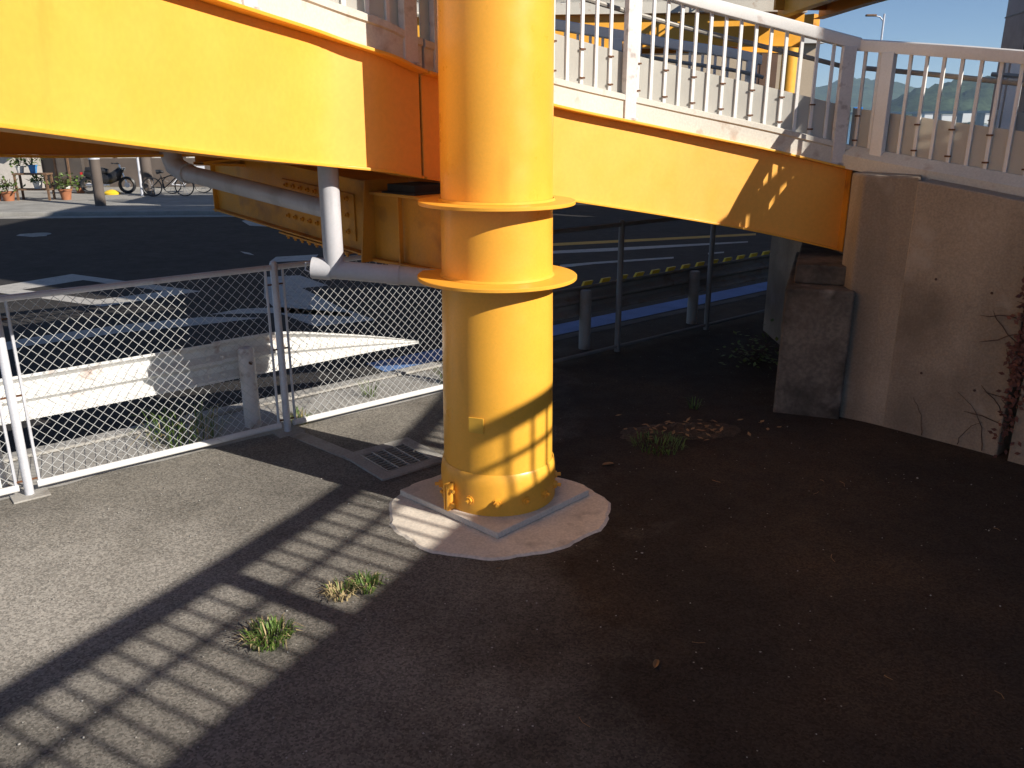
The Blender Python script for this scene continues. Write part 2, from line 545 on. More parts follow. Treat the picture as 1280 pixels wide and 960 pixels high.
# ------------------------------------------------------------------ railing
def railing(path, posts, label, group='white footbridge railings', kick=(0.2, 0.52), spacing=0.148, pipe=0.13,
            pm='white', rusty=(), clips=False, fine=True, h_rail=1.0):
    """path: line of the balusters on the flange; posts: arc lengths"""
    S = plen(path)
    mid, _ = at_s(path, S, S[-1] / 2)
    t = empty('railing', mid, label, 'railing', group)
    MB().sweep(path, [(-0.05, h_rail), (0.05, h_rail), (0.055, h_rail + 0.01), (0.055, h_rail + 0.09), (0.04, h_rail + 0.1), (-0.04, h_rail + 0.1), (-0.055, h_rail + 0.09), (-0.055, h_rail + 0.01)]).build('top_rail', M[pm], t, True)
    MB().sweep(path, rect(0.0095, 0.02, kick[0], kick[1])).build('kick_panel', M['panel'], t)
    if pipe:
        MB().tube(offset(path, pipe, 0.86), 0.021, 8).build('handrail', M['pipe_rail'], t, True)
    pp = None
    for i, s in enumerate(posts):
        p, a = at_s(path, S, s)
        q = p + Vector((math.sin(a), -math.cos(a), 0)) * 0.035
        if pp is None:
            b = MB().box((0, 0, (h_rail + 0.005) / 2 + 0.01), 0.12, 0.055, h_rail - 0.01)
            b.box((0, 0, 0.008), 0.15, 0.085, 0.016)
            pp = b.build('post', M[pm], t, False, 0.004, loc=q, local=True)
            pp.rotation_euler = (0, 0, a)
            o = pp
        else:
            o = inst(pp, t, q, a)
        if i in rusty:
            o.data = o.data.copy()
            o.data.materials[0] = M['white_rusty']
    n = int(S[-1] / spacing)
    bal = cl = None
    for k in range(n):
        s = (k + 0.5) * S[-1] / n
        if any(abs(s - x) < 0.075 for x in posts):
            continue
        p, a = at_s(path, S, s)
        if bal is None:
            bal = MB().box((0, 0, (kick[0] + h_rail) / 2), 0.03, 0.018, h_rail - kick[0] + 0.005).build('baluster', M['white'], t, False, 0.003 if fine else 0, loc=p, local=True)
            bal.rotation_euler = (0, 0, a)
        else:
            inst(bal, t, p, a)
        if clips and k % 2 == 0:
            q = p + Vector((math.sin(a), -math.cos(a), 0)) * 0.006
            for hh in (kick[0] + 0.05, kick[1] - 0.06):
                qz = q + Vector((0, 0, hh))
                if cl is None:
                    cl = MB().box((0, -0.008, 0), 0.05, 0.012, 0.013).build('clip', M['rust'], t, False, loc=qz, local=True)
                    cl.rotation_euler = (0, 0, a)
                else:
                    inst(cl, t, qz, a)
    return t


# ------------------------------------------------------------------ the visible curved ramp
H = 0.765            # girder depth
W = 2.25            # distance between the two girder webs
TOPZ = [(-4.3, -4.6, 4.35), (-3.1, -2.2, 4.0), (-2.35, 0.4, 3.68), (-2.02, 2.2, 3.46), (-1.88, 3.19, 3.335), (-1.70, 3.9, 3.26), (-1.46, 4.63, 3.17), (-1.19, 5.32, 3.09),
        (-0.835, 5.60, 3.02), (-0.615, 5.87, 2.965)]
TOPZ2 = [(-0.615, 5.87, 2.965), (-0.08, 6.40, 2.84), (0.43, 6.88, 2.71), (1.40, 7.52, 2.53), (2.32, 7.84, 2.345), (3.16, 7.94, 2.165)]


def lerp_line(pts, u):
    for a_, b_ in zip(pts, pts[1:]):
        if u <= b_[0] or b_ is pts[-1]:
            return a_[1] + (b_[1] - a_[1]) * (u - a_[0]) / (b_[0] - a_[0])


def z_on_line(x, y, line, z):
    """height at (x, y) at which the girder edge runs along the measured sight line"""
    for _ in range(12):
        t_ = y * cp - (z - HCAM) * sp
        b_ = (lerp_line(line, 640 + FPX * x / t_) - 480) / FPX
        z = HCAM - y * (sp + b_ * cp) / (cp - b_ * sp)
    return z


TOP_LINE = [(0, -85), (262, 0), (420, 49), (473, 66), (525, 89), (610, 111), (685, 131), (783, 150), (830, 160), (960, 186), (1062, 210)]
BOT_LINE = [(0, 161), (150, 181), (300, 198.5), (478, 215), (524, 223), (610, 237), (700, 250), (790, 263), (950, 291), (1055, 315)]
NODES = TOPZ + TOPZ2[1:]
ALLT, ALLB = [], []
for i_, (x_, y_, z_) in enumerate(NODES):
    if i_ < 4:
        ALLT.append((x_, y_, z_ - 0.02)); ALLB.append((x_, y_, z_ - 0.80))
    else:
        ALLT.append((x_, y_, z_on_line(x_, y_, TOP_LINE, z_))); ALLB.append((x_, y_, z_on_line(x_, y_, BOT_LINE, z_ - 0.75)))
ALL = spline(ALLT, 8)
ALLBOT = spline(ALLB, 8)
iJ = (len(TOPZ) - 1) * 8
left_path = ALL[:iJ + 1]
right_path = ALL[iJ:]
left_path = cut(left_path, 0, plen(left_path)[-1] - 0.012)
right_path = cut(right_path, 0.012, plen(right_path)[-1] - 0.07)
left_bot = cut(ALLBOT[:iJ + 1], 0, plen(ALLBOT[:iJ + 1])[-1] - 0.012)
right_bot = cut(ALLBOT[iJ:], 0.012, plen(ALLBOT[iJ:])[-1] - 0.07)


def web_between(top, bot, d, th):
    nt_, n_ = normals(top), len(top)
    vs = []
    for p_, q_, c_ in zip(top, nt_, bot):
        for dd_ in (d - th, d + th):
            vs += [(p_[0] + q_[0] * dd_, p_[1] + q_[1] * dd_, p_[2] - 0.022), (p_[0] + q_[0] * dd_, p_[1] + q_[1] * dd_, c_[2] + 0.02)]
    fs = []
    for i_ in range(n_ - 1):
        a_, c_ = i_ * 4, i_ * 4 + 4
        fs += [(a_, c_, c_ + 1, a_ + 1), (a_ + 2, a_ + 3, c_ + 3, c_ + 2), (a_ + 1, c_ + 1, c_ + 3, a_ + 3), (a_, a_ + 2, c_ + 2, c_)]
    fs += [(0, 1, 3, 2), (4 * n_ - 4, 4 * n_ - 2, 4 * n_ - 1, 4 * n_ - 3)]
    return MB().add(vs, fs)


def span(path, bot, label, far_kerb=True, web_m='yellow_web', stiff=0.0):
    S = plen(path)
    mid, _ = at_s(path, S, S[-1] / 2)
    t = empty('ramp_span', mid + Vector((0, 0, -H)), label, 'footbridge ramp')
    for d, sgn in ((0.0, 1), (W, -1)):
        web_between(path, bot, d, 0.007).build('girder_web', M[web_m], t, True)
        MB().sweep(path, rect(d - 0.10, d + 0.10, -0.021, 0.0)).build('top_flange', M['yellow'], t, False, 0.004)
        MB().sweep(bot, rect(d - 0.035, d + 0.10, 0, 0.019) if sgn > 0 else rect(d - 0.10, d + 0.035, 0, 0.019)).build('bottom_flange', M['yellow'], t, False, 0.004)
    k = MB().sweep(path, [(-0.045, 0.002), (0.16, 0.002), (0.16, 0.2), (-0.03, 0.2), (-0.06, 0.19), (-0.06, 0.15), (-0.045, 0.14)])
    k.build('kerb', M['kerb_cream'], t, True)
    if far_kerb:
        MB().sweep(path, rect(W - 0.16, W + 0.06, 0.002, 0.2)).build('kerb', M['kerb_cream'], t)
    MB().sweep(path, rect(0.163, W - 0.163, 0.004, 0.10)).build('deck', M['deck'], t)
    # floor plate under the deck and cross beams
    MB().sweep(path, rect(0.103, W - 0.103, -0.03, 0.0)).build('floor_plate', M['yellow_old'], t)
    s = 0.5
    while s < S[-1] - 0.3:
        p, a = at_s(path, S, s)
        nx, ny = -math.sin(a), math.cos(a)
        b = MB()
        b.bar(p + Vector((nx * 0.01, ny * 0.01, -0.16)), p + Vector((nx * (W - 0.01), ny * (W - 0.01), -0.16)), 0.012, 0.26)
        b.bar(p + Vector((nx * 0.01, ny * 0.01, -0.295)), p + Vector((nx * (W - 0.01), ny * (W - 0.01), -0.295)), 0.12, 0.012)
        b.build('cross_beam', M['yellow_old'], t)
        s += 1.5
    return t


left_span = span(left_path, left_bot, 'curved yellow steel ramp span with deep girder, left of the round column')
right_span = span(right_path, right_bot, 'yellow steel ramp span running from the column down to the concrete abutment')
# end plates of the left and right span beside the joint gap
S = plen(right_path)
p, a = at_s(right_path, S, S[-1])
hb = p.z - right_bot[-1].z
pe = MB().box((p.x + math.cos(a) * 0.006, p.y + math.sin(a) * 0.006, p.z - hb / 2), 0.012, 0.2, hb - 0.002, a)
pe.build('end_plate', M['yellow_old'], right_span)

SL, SR = plen(left_path), plen(right_path)
def s_at_u(path, u):
    S0 = plen(path)
    def pu(p):
        t0 = p[1] * cp - (p[2] - HCAM) * sp
        return 640 + FPX * p[0] / t0
    return S0[min(range(len(path)), key=lambda i: abs(pu(path[i]) - u))]


# railing lines
lr = offset(left_path, 0.0)
nl = SL[-1]
lcut = cut(left_path, nl - 9.2, nl - 0.03)
lfine = [at_s(lcut, plen(lcut), 9.17 * k / 600)[0] for k in range(601)]
sA, sB = s_at_u(lfine, 302), s_at_u(lfine, 507)
railing(lcut, [sA - 5.7, sA - 3.8, sA - 1.9, sA, sB], 'near white railing on left ramp span, above the big girder, ending at rusty post', rusty=(3, 4), clips=False)
lf = offset(left_path, W)
nlf = plen(lf)[-1]
railing(cut(lf, nlf - 9.5, nlf - 0.03), [0.3 + 1.95 * k for k in range(5)], 'far side white railing of left ramp span, mostly hidden by the near one', pipe=-0.13)
fine_path = [at_s(right_path, SR, SR[-1] * k / 300)[0] for k in range(301)]
sp1 = s_at_u(fine_path, 779)
railing(cut(right_path, 0.02, SR[-1] - 0.02), [0.12, sp1, SR[-1] - 0.14], 'near white railing on right ramp span, between column and abutment', clips=True, rusty=(0,))
rf = offset(right_path, W)
nrf = plen(rf)[-1]
railing(cut(rf, 0.02, nrf - 0.02), [0.15, nrf * 0.36, nrf * 0.7, nrf - 0.15], 'far side white railing of right ramp span, seen through the near railing', pipe=-0.13)

# ------------------------------------------------------------------ abutment and ramp on the wall
WALL = spline([(3.17, 7.03, 2.14), (3.52, 6.66, 2.075), (3.93, 6.20, 1.985), (4.45, 5.55, 1.86), (4.95, 4.6, 1.71), (5.25, 3.5, 1.55), (5.3, 2.2, 1.36), (5.1, 0.8, 1.16)], 8)
sw = nearest_s(WALL, 3.93, 6.20)


def wall_piece(path, name, label, d0, d1):
    mid = path[len(path) // 2]
    b = MB()
    n = len(path)
    nn = normals(path)
    vs = []
    NZ = 10
    for p, q in zip(path, nn):
        for d in (d0, d1):
            vs += [(p[0] + q[0] * d, p[1] + q[1] * d, -0.3), (p[0] + q[0] * d, p[1] + q[1] * d, p[2])]
    fs = []
    for i in range(n - 1):
        a, c = i * 4, i * 4 + 4
        fs += [(a, c, c + 1, a + 1), (a + 2, a + 3, c + 3, c + 2), (a + 1, c + 1, c + 3, a + 3), (a, a + 2, c + 2, c)]
    fs += [(0, 1, 3, 2), (4 * n - 4, 4 * n - 2, 4 * n - 1, 4 * n - 3)]
    b.add(vs, fs)
    o = b.build(name, M['concrete'], None, False, 0.012, loc=(mid[0], mid[1], 0))
    return tag(o, label, 'retaining wall')


abut = empty('abutment', (2.9, 7.6, 0), 'stained concrete bridge abutment with a low bearing block under the girder end', 'abutment')
pA, pB = G(966, 515), G(1046, 524)
ax = (pB - pA).normalized()
ay = Vector((-ax.y, ax.x, 0))
MB().prism([(pA - ax * 0.0).xy, (pB + ax * 0.02).xy, (pB + ax * 0.02 + ay * 2.6).xy, (pA + ay * 2.6).xy], -0.3, 1.17).build('bearing_block', M['concrete_wet'], abut, False, 0.02)
q0 = pA + ax * 0.06 + ay * 0.25
MB().prism([q0.xy, (pB + ax * 0.1 + ay * 0.25).xy, (pB + ax * 0.1 + ay * 2.4).xy, (q0 + ay * 2.15).xy], 1.172, 1.345).build('bearing_shelf', M['concrete_wet'], abut, False, 0.015)
bx0 = Vector((3.17, 7.03, 0))
MB().prism([(2.96, 7.19), (3.165, 7.03), (3.30, 6.90), (3.45, 7.2), (3.62, 10.4), (3.235, 10.45), (3.205, 7.75), (2.98, 7.5)], -0.3, 2.15).build('back_wall', M['concrete'], abut, False, 0.02)

wall_piece(cut(WALL, 0.16, sw - 0.03), 'retaining_wall', 'brown grey concrete retaining wall right of the bearing block, carrying the railing', 0.0, 0.3)
wall_piece(cut(WALL, sw + 0.06, plen(WALL)[-1]), 'retaining_wall', 'next concrete wall section at right edge beyond the dark joint with vines', -0.03, 0.28)
RP = spline([(3.085, 7.945, 2.17), (3.5, 7.27, 2.075), (3.86, 6.82, 2.0), (4.30, 6.30, 1.905), (4.85, 5.50, 1.78), (5.3, 4.4, 1.62), (5.55, 3.2, 1.45), (5.55, 1.9, 1.26)], 8)
sl = empty('ramp_slab', RP[len(RP) // 2], 'concrete ramp slab with cream kerb on top of the retaining wall', 'ramp')
MB().sweep(RP, rect(0.10, W + 0.2, -0.35, 0.03)).build('deck', M['deck'], sl)
MB().sweep(RP, [(-0.1, 0.003), (0.098, 0.003), (0.098, 0.2), (-0.02, 0.2), (-0.10, 0.12)]).build('kerb', M['kerb_cream'], sl)
SRP = plen(RP)
railing(RP, [0.34] + [0.34 + 1.9 * k for k in (1, 2, 3)], 'near white railing on the concrete wall ramp at the right edge', clips=True)
rpf = offset(RP, W)
railing(rpf, [0.2 + 2.0 * k for k in range(5) if 0.2 + 2 * k < plen(rpf)[-1]], 'far side white railing of the wall ramp at right', pipe=-0.13)

# ------------------------------------------------------------------ the yellow column
CF = G(620, 645, 0.056)
CX, CY = CF.x + 0.01, CF.y + 0.395
column = empty('column', (CX, CY, 0), 'thick round yellow steel column with two ring flanges on a mortar pad', 'column')
zU, zL = 2.09, 1.61
C0 = (CX, CY, 0)
MB().lathe([(0.386, 0.055), (0.381, 0.4), (0.375, 1.0), (0.366, zL), (0.36, zU), (0.352, 3.2), (0.347, 4.6), (0.345, 7.5)], 96, C0).build('shaft', M['yellow_col'], column, True)
for z, r in ((zL, 0.525), (zU, 0.505)):
    MB().lathe([(0.30, z - 0.012), (r - 0.003, z - 0.012), (r, z - 0.009), (r, z + 0.009), (r - 0.003, z + 0.012), (0.30, z + 0.012)], 96, C0, False).build('ring_flange', M['yellow'], column, True, angle=30)
# weld beads
for z in (zL, zU):
    MB().lathe([(0.362, z + 0.012), (0.378, z + 0.013), (0.366, z + 0.028)], 64, C0, False).build('weld_bead', M['yellow'], column, True)
collar = MB().lathe([(0.384, 0.345), (0.393, 0.33), (0.401, 0.28), (0.405, 0.24), (0.405, 0.056), (0.384, 0.056)], 96, C0, False).build('collar', M['yellow'], column, True)
# bolts round the collar
bm_ = None
for ang in (-168, -150, -118, -90, -62, -38, -14, 10, 34, 120, 150):
    a = R(ang)
    p = Vector((CX + 0.404 * math.cos(a), CY + 0.404 * math.sin(a), 0.155))
    if bm_ is None:
        b = MB()
        hexa = [(0.026 * math.cos(R(60 * k)), 0.026 * math.sin(R(60 * k))) for k in range(6)]
        b.slab([(0.004, y, z) for y, z in hexa], (0.018, 0, 0))
        b.tube([(0.0, 0, 0), (0.004, 0, 0)], 0.034, 12)
        b.tube([(0.022, 0, 0), (0.05, 0, 0)], 0.013, 8)
        bm_ = b.build('bolt', M['yellow'], column, False, 0, loc=p, local=True)
        bm_.rotation_euler = (0, 0, a)
    else:
        inst(bm_, column, p, a)
for ang in (-139, 41):
    a = R(ang)
    rad = Vector((math.cos(a), math.sin(a), 0))
    tan = Vector((-math.sin(a), math.cos(a), 0))
    b = MB()
    for sgn in (-1, 1):
        b.bar(Vector(C0) + rad * 0.404 + tan * 0.014 * sgn + Vector((0, 0, 0.15)), Vector(C0) + rad * 0.47 + tan * 0.014 * sgn + Vector((0, 0, 0.15)), 0.014, 0.19)
    for zz in (0.10, 0.2):
        b.tube([Vector(C0) + rad * 0.44 + tan * -0.05 + Vector((0, 0, zz)), Vector(C0) + rad * 0.44 + tan * 0.055 + Vector((0, 0, zz))], 0.014, 6)
    b.build('clamp_lug', M['yellow'], column, False, 0.002)
# small blank plate
ap = math.atan2(D(584, 521, 5.6).y - CY - 0.05, D(584, 521, 5.6).x - CX)
a = R(-111)
pc = Vector((CX + 0.383 * math.cos(a), CY + 0.383 * math.sin(a), 0.69))
MB().box(pc, 0.008, 0.105, 0.105, a).build('blank_plate', M['plate_y'], column, False, 0.002)

# mortar pad and plinth
plinth = tag(MB().prism([G(622, 676).xy, G(736, 621).xy, (G(622, 676) + (G(736, 621) - G(622, 676)) + (G(500, 621) - G(622, 676))).xy, G(500, 621).xy], 0.012, 0.056).build('plinth', M['plinth'], None, False, 0.006, loc=(CX, CY, 0.012)),
             'square pale mortar plinth turned diagonally under the column collar', 'plinth')
dc = (G(482, 640) + G(762, 640)) / 2
dc = Vector((dc.x - 0.0, dc.y + 0.04, 0))
ring = []
for k in range(90):
    a = 2 * math.pi * k / 90
    r = 0.775 + 0.02 * math.sin(3 * a + 1) + 0.012 * math.sin(11 * a) + random.uniform(-0.008, 0.008)
    ring.append((dc.x + r * math.cos(a), dc.y + r * 0.88 * math.sin(a)))
b = MB()
n = len(ring)
vs = [(x, y, 0.0) for x, y in ring] + [(dc.x + (x - dc.x) * 0.975, dc.y + (y - dc.y) * 0.975, 0.011) for x, y in ring]
b.add(vs, [tuple(range(n, 2 * n))] + [(i, (i + 1) % n, n + (i + 1) % n, n + i) for i in range(n)])
tag(b.build('mortar_pad', M['mortar'], None, False, 0, loc=(dc.x, dc.y, 0)), 'ragged round mortar patch in the asphalt round the column foot', 'mortar pad')

# ------------------------------------------------------------------ bracket (cross head) from the column under the deck
e = Vector((-0.73, 0.69, 0)).normalized()
f = Vector((e.y, -e.x, 0))
CC = Vector((CX, CY, 0))
br = empty('cross_head', CC + e * 0.5, 'yellow steel cross beam bolted behind the column under the deck', 'cross beam')


def B(s, w_, z):
    return CC + e * s + f * w_ + Vector((0, 0, z))


def plan_plate(outline, z0, z1, name, m, bev=0.003):
    return MB().slab([B(s, w_, z0) for s, w_ in outline], (0, 0, z1 - z0)).build(name, m, br, False, bev)


zb = lambda s: zL + max(0, (s - 0.9)) * 0.09 - 0.0
fl = [(0.36, 0.36), (0.46, 0.25), (0.60, 0.19), (0.8, 0.17), (1.12, 0.17), (1.12, -0.17), (0.8, -0.17), (0.60, -0.19), (0.46, -0.25), (0.36, -0.36)]
plan_plate(fl, zU - 0.011, zU + 0.011, 'top_flange', M['yellow_old'])
plan_plate(fl, zL - 0.011, zL + 0.011, 'bottom_flange', M['yellow_old'])
for w_ in (-0.13, 0.13):
    MB().slab([B(0.3, w_, zL + 0.013), B(1.12, w_, zL + 0.013), B(1.12, w_, zU - 0.013), B(0.3, w_, zU - 0.013)], f * 0.012).build('web', M['yellow_old'], br)
    MB().slab([B(0.78, w_ + (0.012 if w_ > 0 else -0.05), zL + 0.013), B(0.792, w_ + (0.012 if w_ > 0 else -0.05), zL + 0.013), B(0.792, w_ + (0.012 if w_ > 0 else -0.05), zU - 0.013), B(0.78, w_ + (0.012 if w_ > 0 else -0.05), zU - 0.013)], f * 0.035).build('stiffener', M['yellow_old'], br)
# main cross girder
xs0, xs1 = 1.13, 3.35
for w_ in (-0.16, 0.15):
    MB().slab([B(xs0, w_, 1.655), B(xs1, w_, 1.83), B(xs1, w_, 2.33), B(xs0, w_, 2.16)], f * 0.012).build('web', M['yellow_old'], br)
MB().slab([B(xs0, -0.22, 1.64), B(xs1, -0.22, 1.815), B(xs1, 0.22, 1.815), B(xs0, 0.22, 1.64)], (0, 0, 0.014)).build('bottom_flange', M['yellow_old'], br, False, 0.003)
MB().slab([B(xs0, -0.2, 2.162), B(xs1, -0.2, 2.332), B(xs1, 0.2, 2.332), B(xs0, 0.2, 2.162)], (0, 0, 0.014)).build('top_flange', M['yellow_old'], br, False, 0.003)
MB().slab([B(xs0 - 0.012, -0.26, 1.60), B(xs0 - 0.012, 0.26, 1.60), B(xs0 - 0.012, 0.2, 2.18), B(xs0 - 0.012, -0.2, 2.18)], e * 0.013).build('end_plate', M['yellow_old'], br)
MB().slab([B(xs1, -0.2, 1.8), B(xs1, 0.2, 1.8), B(xs1, 0.2, 2.34), B(xs1, -0.2, 2.34)], e * 0.013).build('end_plate', M['yellow_old'], br)
# splice plates with bolt rows, facing the camera side (w = -0.17) and on the bottom flange
MB().slab([B(1.3, -0.160, 1.73), B(2.25, -0.160, 1.80), B(2.25, -0.160, 2.14), B(1.3, -0.160, 2.07)], f * -0.014).build('splice_plate', M['yellow_old'], br, False, 0.002)
MB().slab([B(1.35, -0.21, 1.628 + .018), B(2.3, -0.21, 1.700 + .018), B(2.3, 0.21, 1.700 + .018), B(1.35, 0.21, 1.628 + .018)], (0, 0, -0.014)).build('splice_plate', M['yellow_old'], br, False, 0.002)
b0 = MB().lathe([(0.02, 0.0), (0.02, 0.018), (0.011, 0.019), (0.011, 0.034)], 6)
bolt_side = bolt_bot = None
for row in range(3):
    for k in range(9):
        s = 1.38 + 0.1 * k
        z = 1.79 + 0.073 * (s - 1.3) + row * 0.12
        p = B(s, -0.174, z)
        if bolt_side is None:
            bolt_side = MB().add([Vector((-v.z * f.x + v.x * e.x, -v.z * f.y + v.x * e.y, v.y)) for v in b0.v], b0.f).build('bolt', M['yellow_old'], br, loc=p, local=True)
        else:
            inst(bolt_side, br, p)
for wv in (-0.17, -0.06, 0.06, 0.17):
    for k in range(9):
        s = 1.42 + 0.1 * k
        p = B(s, wv, 1.63 + 0.077 * (s - 1.35))
        if bolt_bot is None:
            bolt_bot = MB().add([Vector((v.x, v.y, -v.z)) for v in b0.v], b0.f).build('bolt', M['yellow_old'], br, loc=p, local=True)
        else:
            inst(bolt_bot, br, p)
# bearing under the girder joint
bp = B(0.78, 0.0, 0)
tag(MB().box((bp.x, bp.y, 2.135), 0.3, 0.3, 0.06, math.atan2(e.y, e.x)).box((bp.x, bp.y, 2.108), 0.36, 0.36, 0.012, math.atan2(e.y, e.x)).build('bearing', M['dark'], None, False, 0.004, loc=(bp.x, bp.y, 2.1)), 'dark rubber bearing between cross beam and girder joint', 'bearing')

# ------------------------------------------------------------------ grey drain pipes
pipe = empty('drain_pipe', D(418, 270, 5.65), 'grey plastic drain pipework with capped tee hanging under the left girder', 'drain pipe')
tee = D(418, 337, 5.65)
MB().tube([tee, Vector((tee.x, tee.y, 2.9))], 0.067, 24).build('downpipe', M['pvc'], pipe, True)
end = D(556, 349, 5.68)
cap = tee + (tee - end).normalized() * 0.13
MB().tube([cap, end + (end - tee).normalized() * 0.1], 0.063, 24).build('crosspipe', M['pvc'], pipe, True)
MB().tube([tee + (tee - end).normalized() * 0.02, tee + (tee - end).normalized() * 0.15], 0.073, 24).build('end_cap', M['pvc'], pipe, True)
dd = (tee - end).normalized()
hp = tee + dd * 0.152
MB().tube([hp + Vector((0, 0, 0.035)), hp + dd * 0.04 + Vector((0, 0, 0.03)), hp + dd * 0.045 + Vector((0, 0, -0.02)), hp + Vector((0, 0, -0.035))], 0.006, 6).build('cap_handle', M['galv'], pipe, True)
MB().tube([tee - dd * 0.36, tee - dd * 0.44], 0.069, 24).build('coupling', M['pvc'], pipe, True)
d1 = D(416, 263, 5.70)
d0 = D(232, 216, 6.6)
b = MB().tube([d1, d0], 0.065, 24)
b.build('branch_pipe', M['pvc'], pipe, True)
el = [d0 + (d1 - d0).normalized() * 0.04, d0, d0 + Vector((-0.10, 0.06, 0.05)), d0 + Vector((-0.14, 0.09, 0.15)), d0 + Vector((-0.14, 0.09, 0.25))]
MB().tube(el, 0.08, 20).build('elbow', M['pvc'], pipe, True)
MB().tube([el[-1], el[-1] + Vector((0, 0, 0.6))], 0.07, 20).build('riser', M['pvc'], pipe, True)

# ------------------------------------------------------------------ upper ramp (passes out of frame at the right and comes back into it)
UP = spline([(3.5, -5.7, 4.10), (5.2, -3.0, 4.25), (6.17, -1.44, 4.36), (6.75, -0.61, 4.43), (7.44, 0.45, 4.52), (7.9, 1.3, 4.59), (8.35, 2.7, 4.68), (8.45, 4.0, 4.77), (8.2, 5.1, 4.85), (7.85, 6.5, 4.95),
             (7.4, 9.0, 4.95), (7.0, 14, 5.40), (6.62, 18.5, 5.62), (6.42, 22.7, 5.62)], 6)
ROFF = 0.0
# the railing is on the left (inner) edge: path runs away from the camera, so the deck lies to the right of it
def mirror_span(path, label, depth=0.78, width=2.9):
    S_ = plen(path)
    mid, _ = at_s(path, S_, S_[-1] / 2)
    t = empty('footbridge_deck', mid, label, 'footbridge')
    for d in (-0.25, -width + 0.25):
        MB().sweep(path, rect(d - 0.01, d + 0.01, -depth, -0.02)).build('girder_web', M['yellow'], t)
        MB().sweep(path, rect(d - 0.12, d + 0.12, -depth - 0.02, -depth)).build('bottom_flange', M['yellow'], t)
    MB().sweep(path, rect(-width, 0.05, -0.019, 0.1)).build('deck', M['yellow_old'], t)
    MB().sweep(path, rect(-0.12, 0.06, 0.101, 0.2)).build('kerb', M['kerb_cream'], t)
    MB().sweep(path, rect(-width - 0.01, -width + 0.12, 0.101, 0.2)).build('kerb', M['kerb_cream'], t)
    s = 1.0
    while s < S_[-1]:
        p, a = at_s(path, S_, s)
        nx, ny = -math.sin(a), math.cos(a)
        MB().bar(p + Vector((-nx * 0.02, -ny * 0.02, -0.25)), p + Vector((-nx * (width - 0.02), -ny * (width - 0.02), -0.25)), 0.14, 0.45).build('cross_beam', M['yellow_old'], t)
        s += 2.0
    return t


SU = plen(UP)
mirror_span(cut(UP, 0, 14.5), 'upper yellow footbridge ramp behind the camera that shades the yard')
mirror_span(cut(UP, 14.52, SU[-1]), 'upper yellow footbridge ramp passing overhead at the top right', 0.62, 1.55)
step = 8.0
k = 0
ulab = ['white railing of upper ramp behind the camera whose shadow stripes the asphalt', 'white railing of upper ramp beside the retaining wall, out of frame',
        'white railing of upper ramp further along, above the tower side', 'white railing of upper ramp at the top right against the sky']
while k < 4:
    cuts = (0, 9.3, 15.5, 23.5, SU[-1])
    s0, s1 = cuts[k], cuts[k + 1]
    seg = cut(UP, s0, s1)
    ln = plen(seg)[-1]
    railing(seg, [ln * j / 4 + (1.5 if k == 0 else 0.45) for j in range(4)], ulab[k], group='railings of the upper footbridge', kick=(0.2, 0.50 if k == 0 else 0.66), fine=False, pipe=-0.13)
    k += 1

# crossing deck over the road further off
CR = [Vector(p) for p in spline([(7.6, 23.7, 5.2), (6.2, 23.7, 5.22), (3.0, 23.6, 5.16), (0, 23.4, 5.1), (-4.5, 23.1, 5.0)], 6)]
CRr = CR[::-1]
S_ = plen(CR)
cr = empty('footbridge_deck', CR[len(CR) // 2], 'distant footbridge span crossing the road with cream parapet kerb', 'footbridge')
for d in (0.2, -1.9):
    MB().sweep(CR, rect(d - 0.01, d + 0.01, -0.8, -0.01)).build('girder_web', M['yellow'], cr)
    MB().sweep(CR, rect(d - 0.12, d + 0.12, -0.82, -0.8)).build('bottom_flange', M['yellow'], cr)
MB().sweep(CR, rect(-2.1, 0.4, 0, 0.26)).build('deck', M['kerb_cream'], cr)
railing(offset(CR, 0.35, 0.1), [0.3 + 2.0 * j for j in range(int(S_[-1] / 2))], 'near railing on the distant span crossing the road', group='railings of the upper footbridge', fine=False, pipe=0.13, spacing=0.21)
railing(offset(CR, -2.0, 0.1), [0.3 + 2.0 * j for j in range(int(S_[-1] / 2))], 'rear railing on the distant span crossing the road', group='railings of the upper footbridge', fine=False, pipe=0, spacing=0.21)
for (x, y, lb) in ((8.9, 28.6, 'slim yellow pier of the far footbridge before the beige building'), (7.0, 26.6, 'second yellow pier of the far footbridge at the bend of the deck')):
    if y > 28:
        q = empty('bridge_pier', (x, y, -0.12), lb, 'pier')
        MB().lathe([(0.25, -0.12), (0.25, 5.6)], 24, (x, y, 0)).build('shaft', M['yellow'], q, True)
        MB().box((x, y, 5.5), 1.6, 0.4, 0.35, -0.8).build('cap_beam', M['yellow_old'], q)

# ------------------------------------------------------------------ fence line
F0 = Vector((-1.95, 6.77, 0))
fd = Vector((0.770, 0.638, 0)).normalized()
fn = Vector((-fd.y, fd.x, 0))
frz = math.atan2(fd.y, fd.x)


def FP(s, n=0.0, z=0.0):
    return F0 + fd * s + fn * n + Vector((0, 0, z))


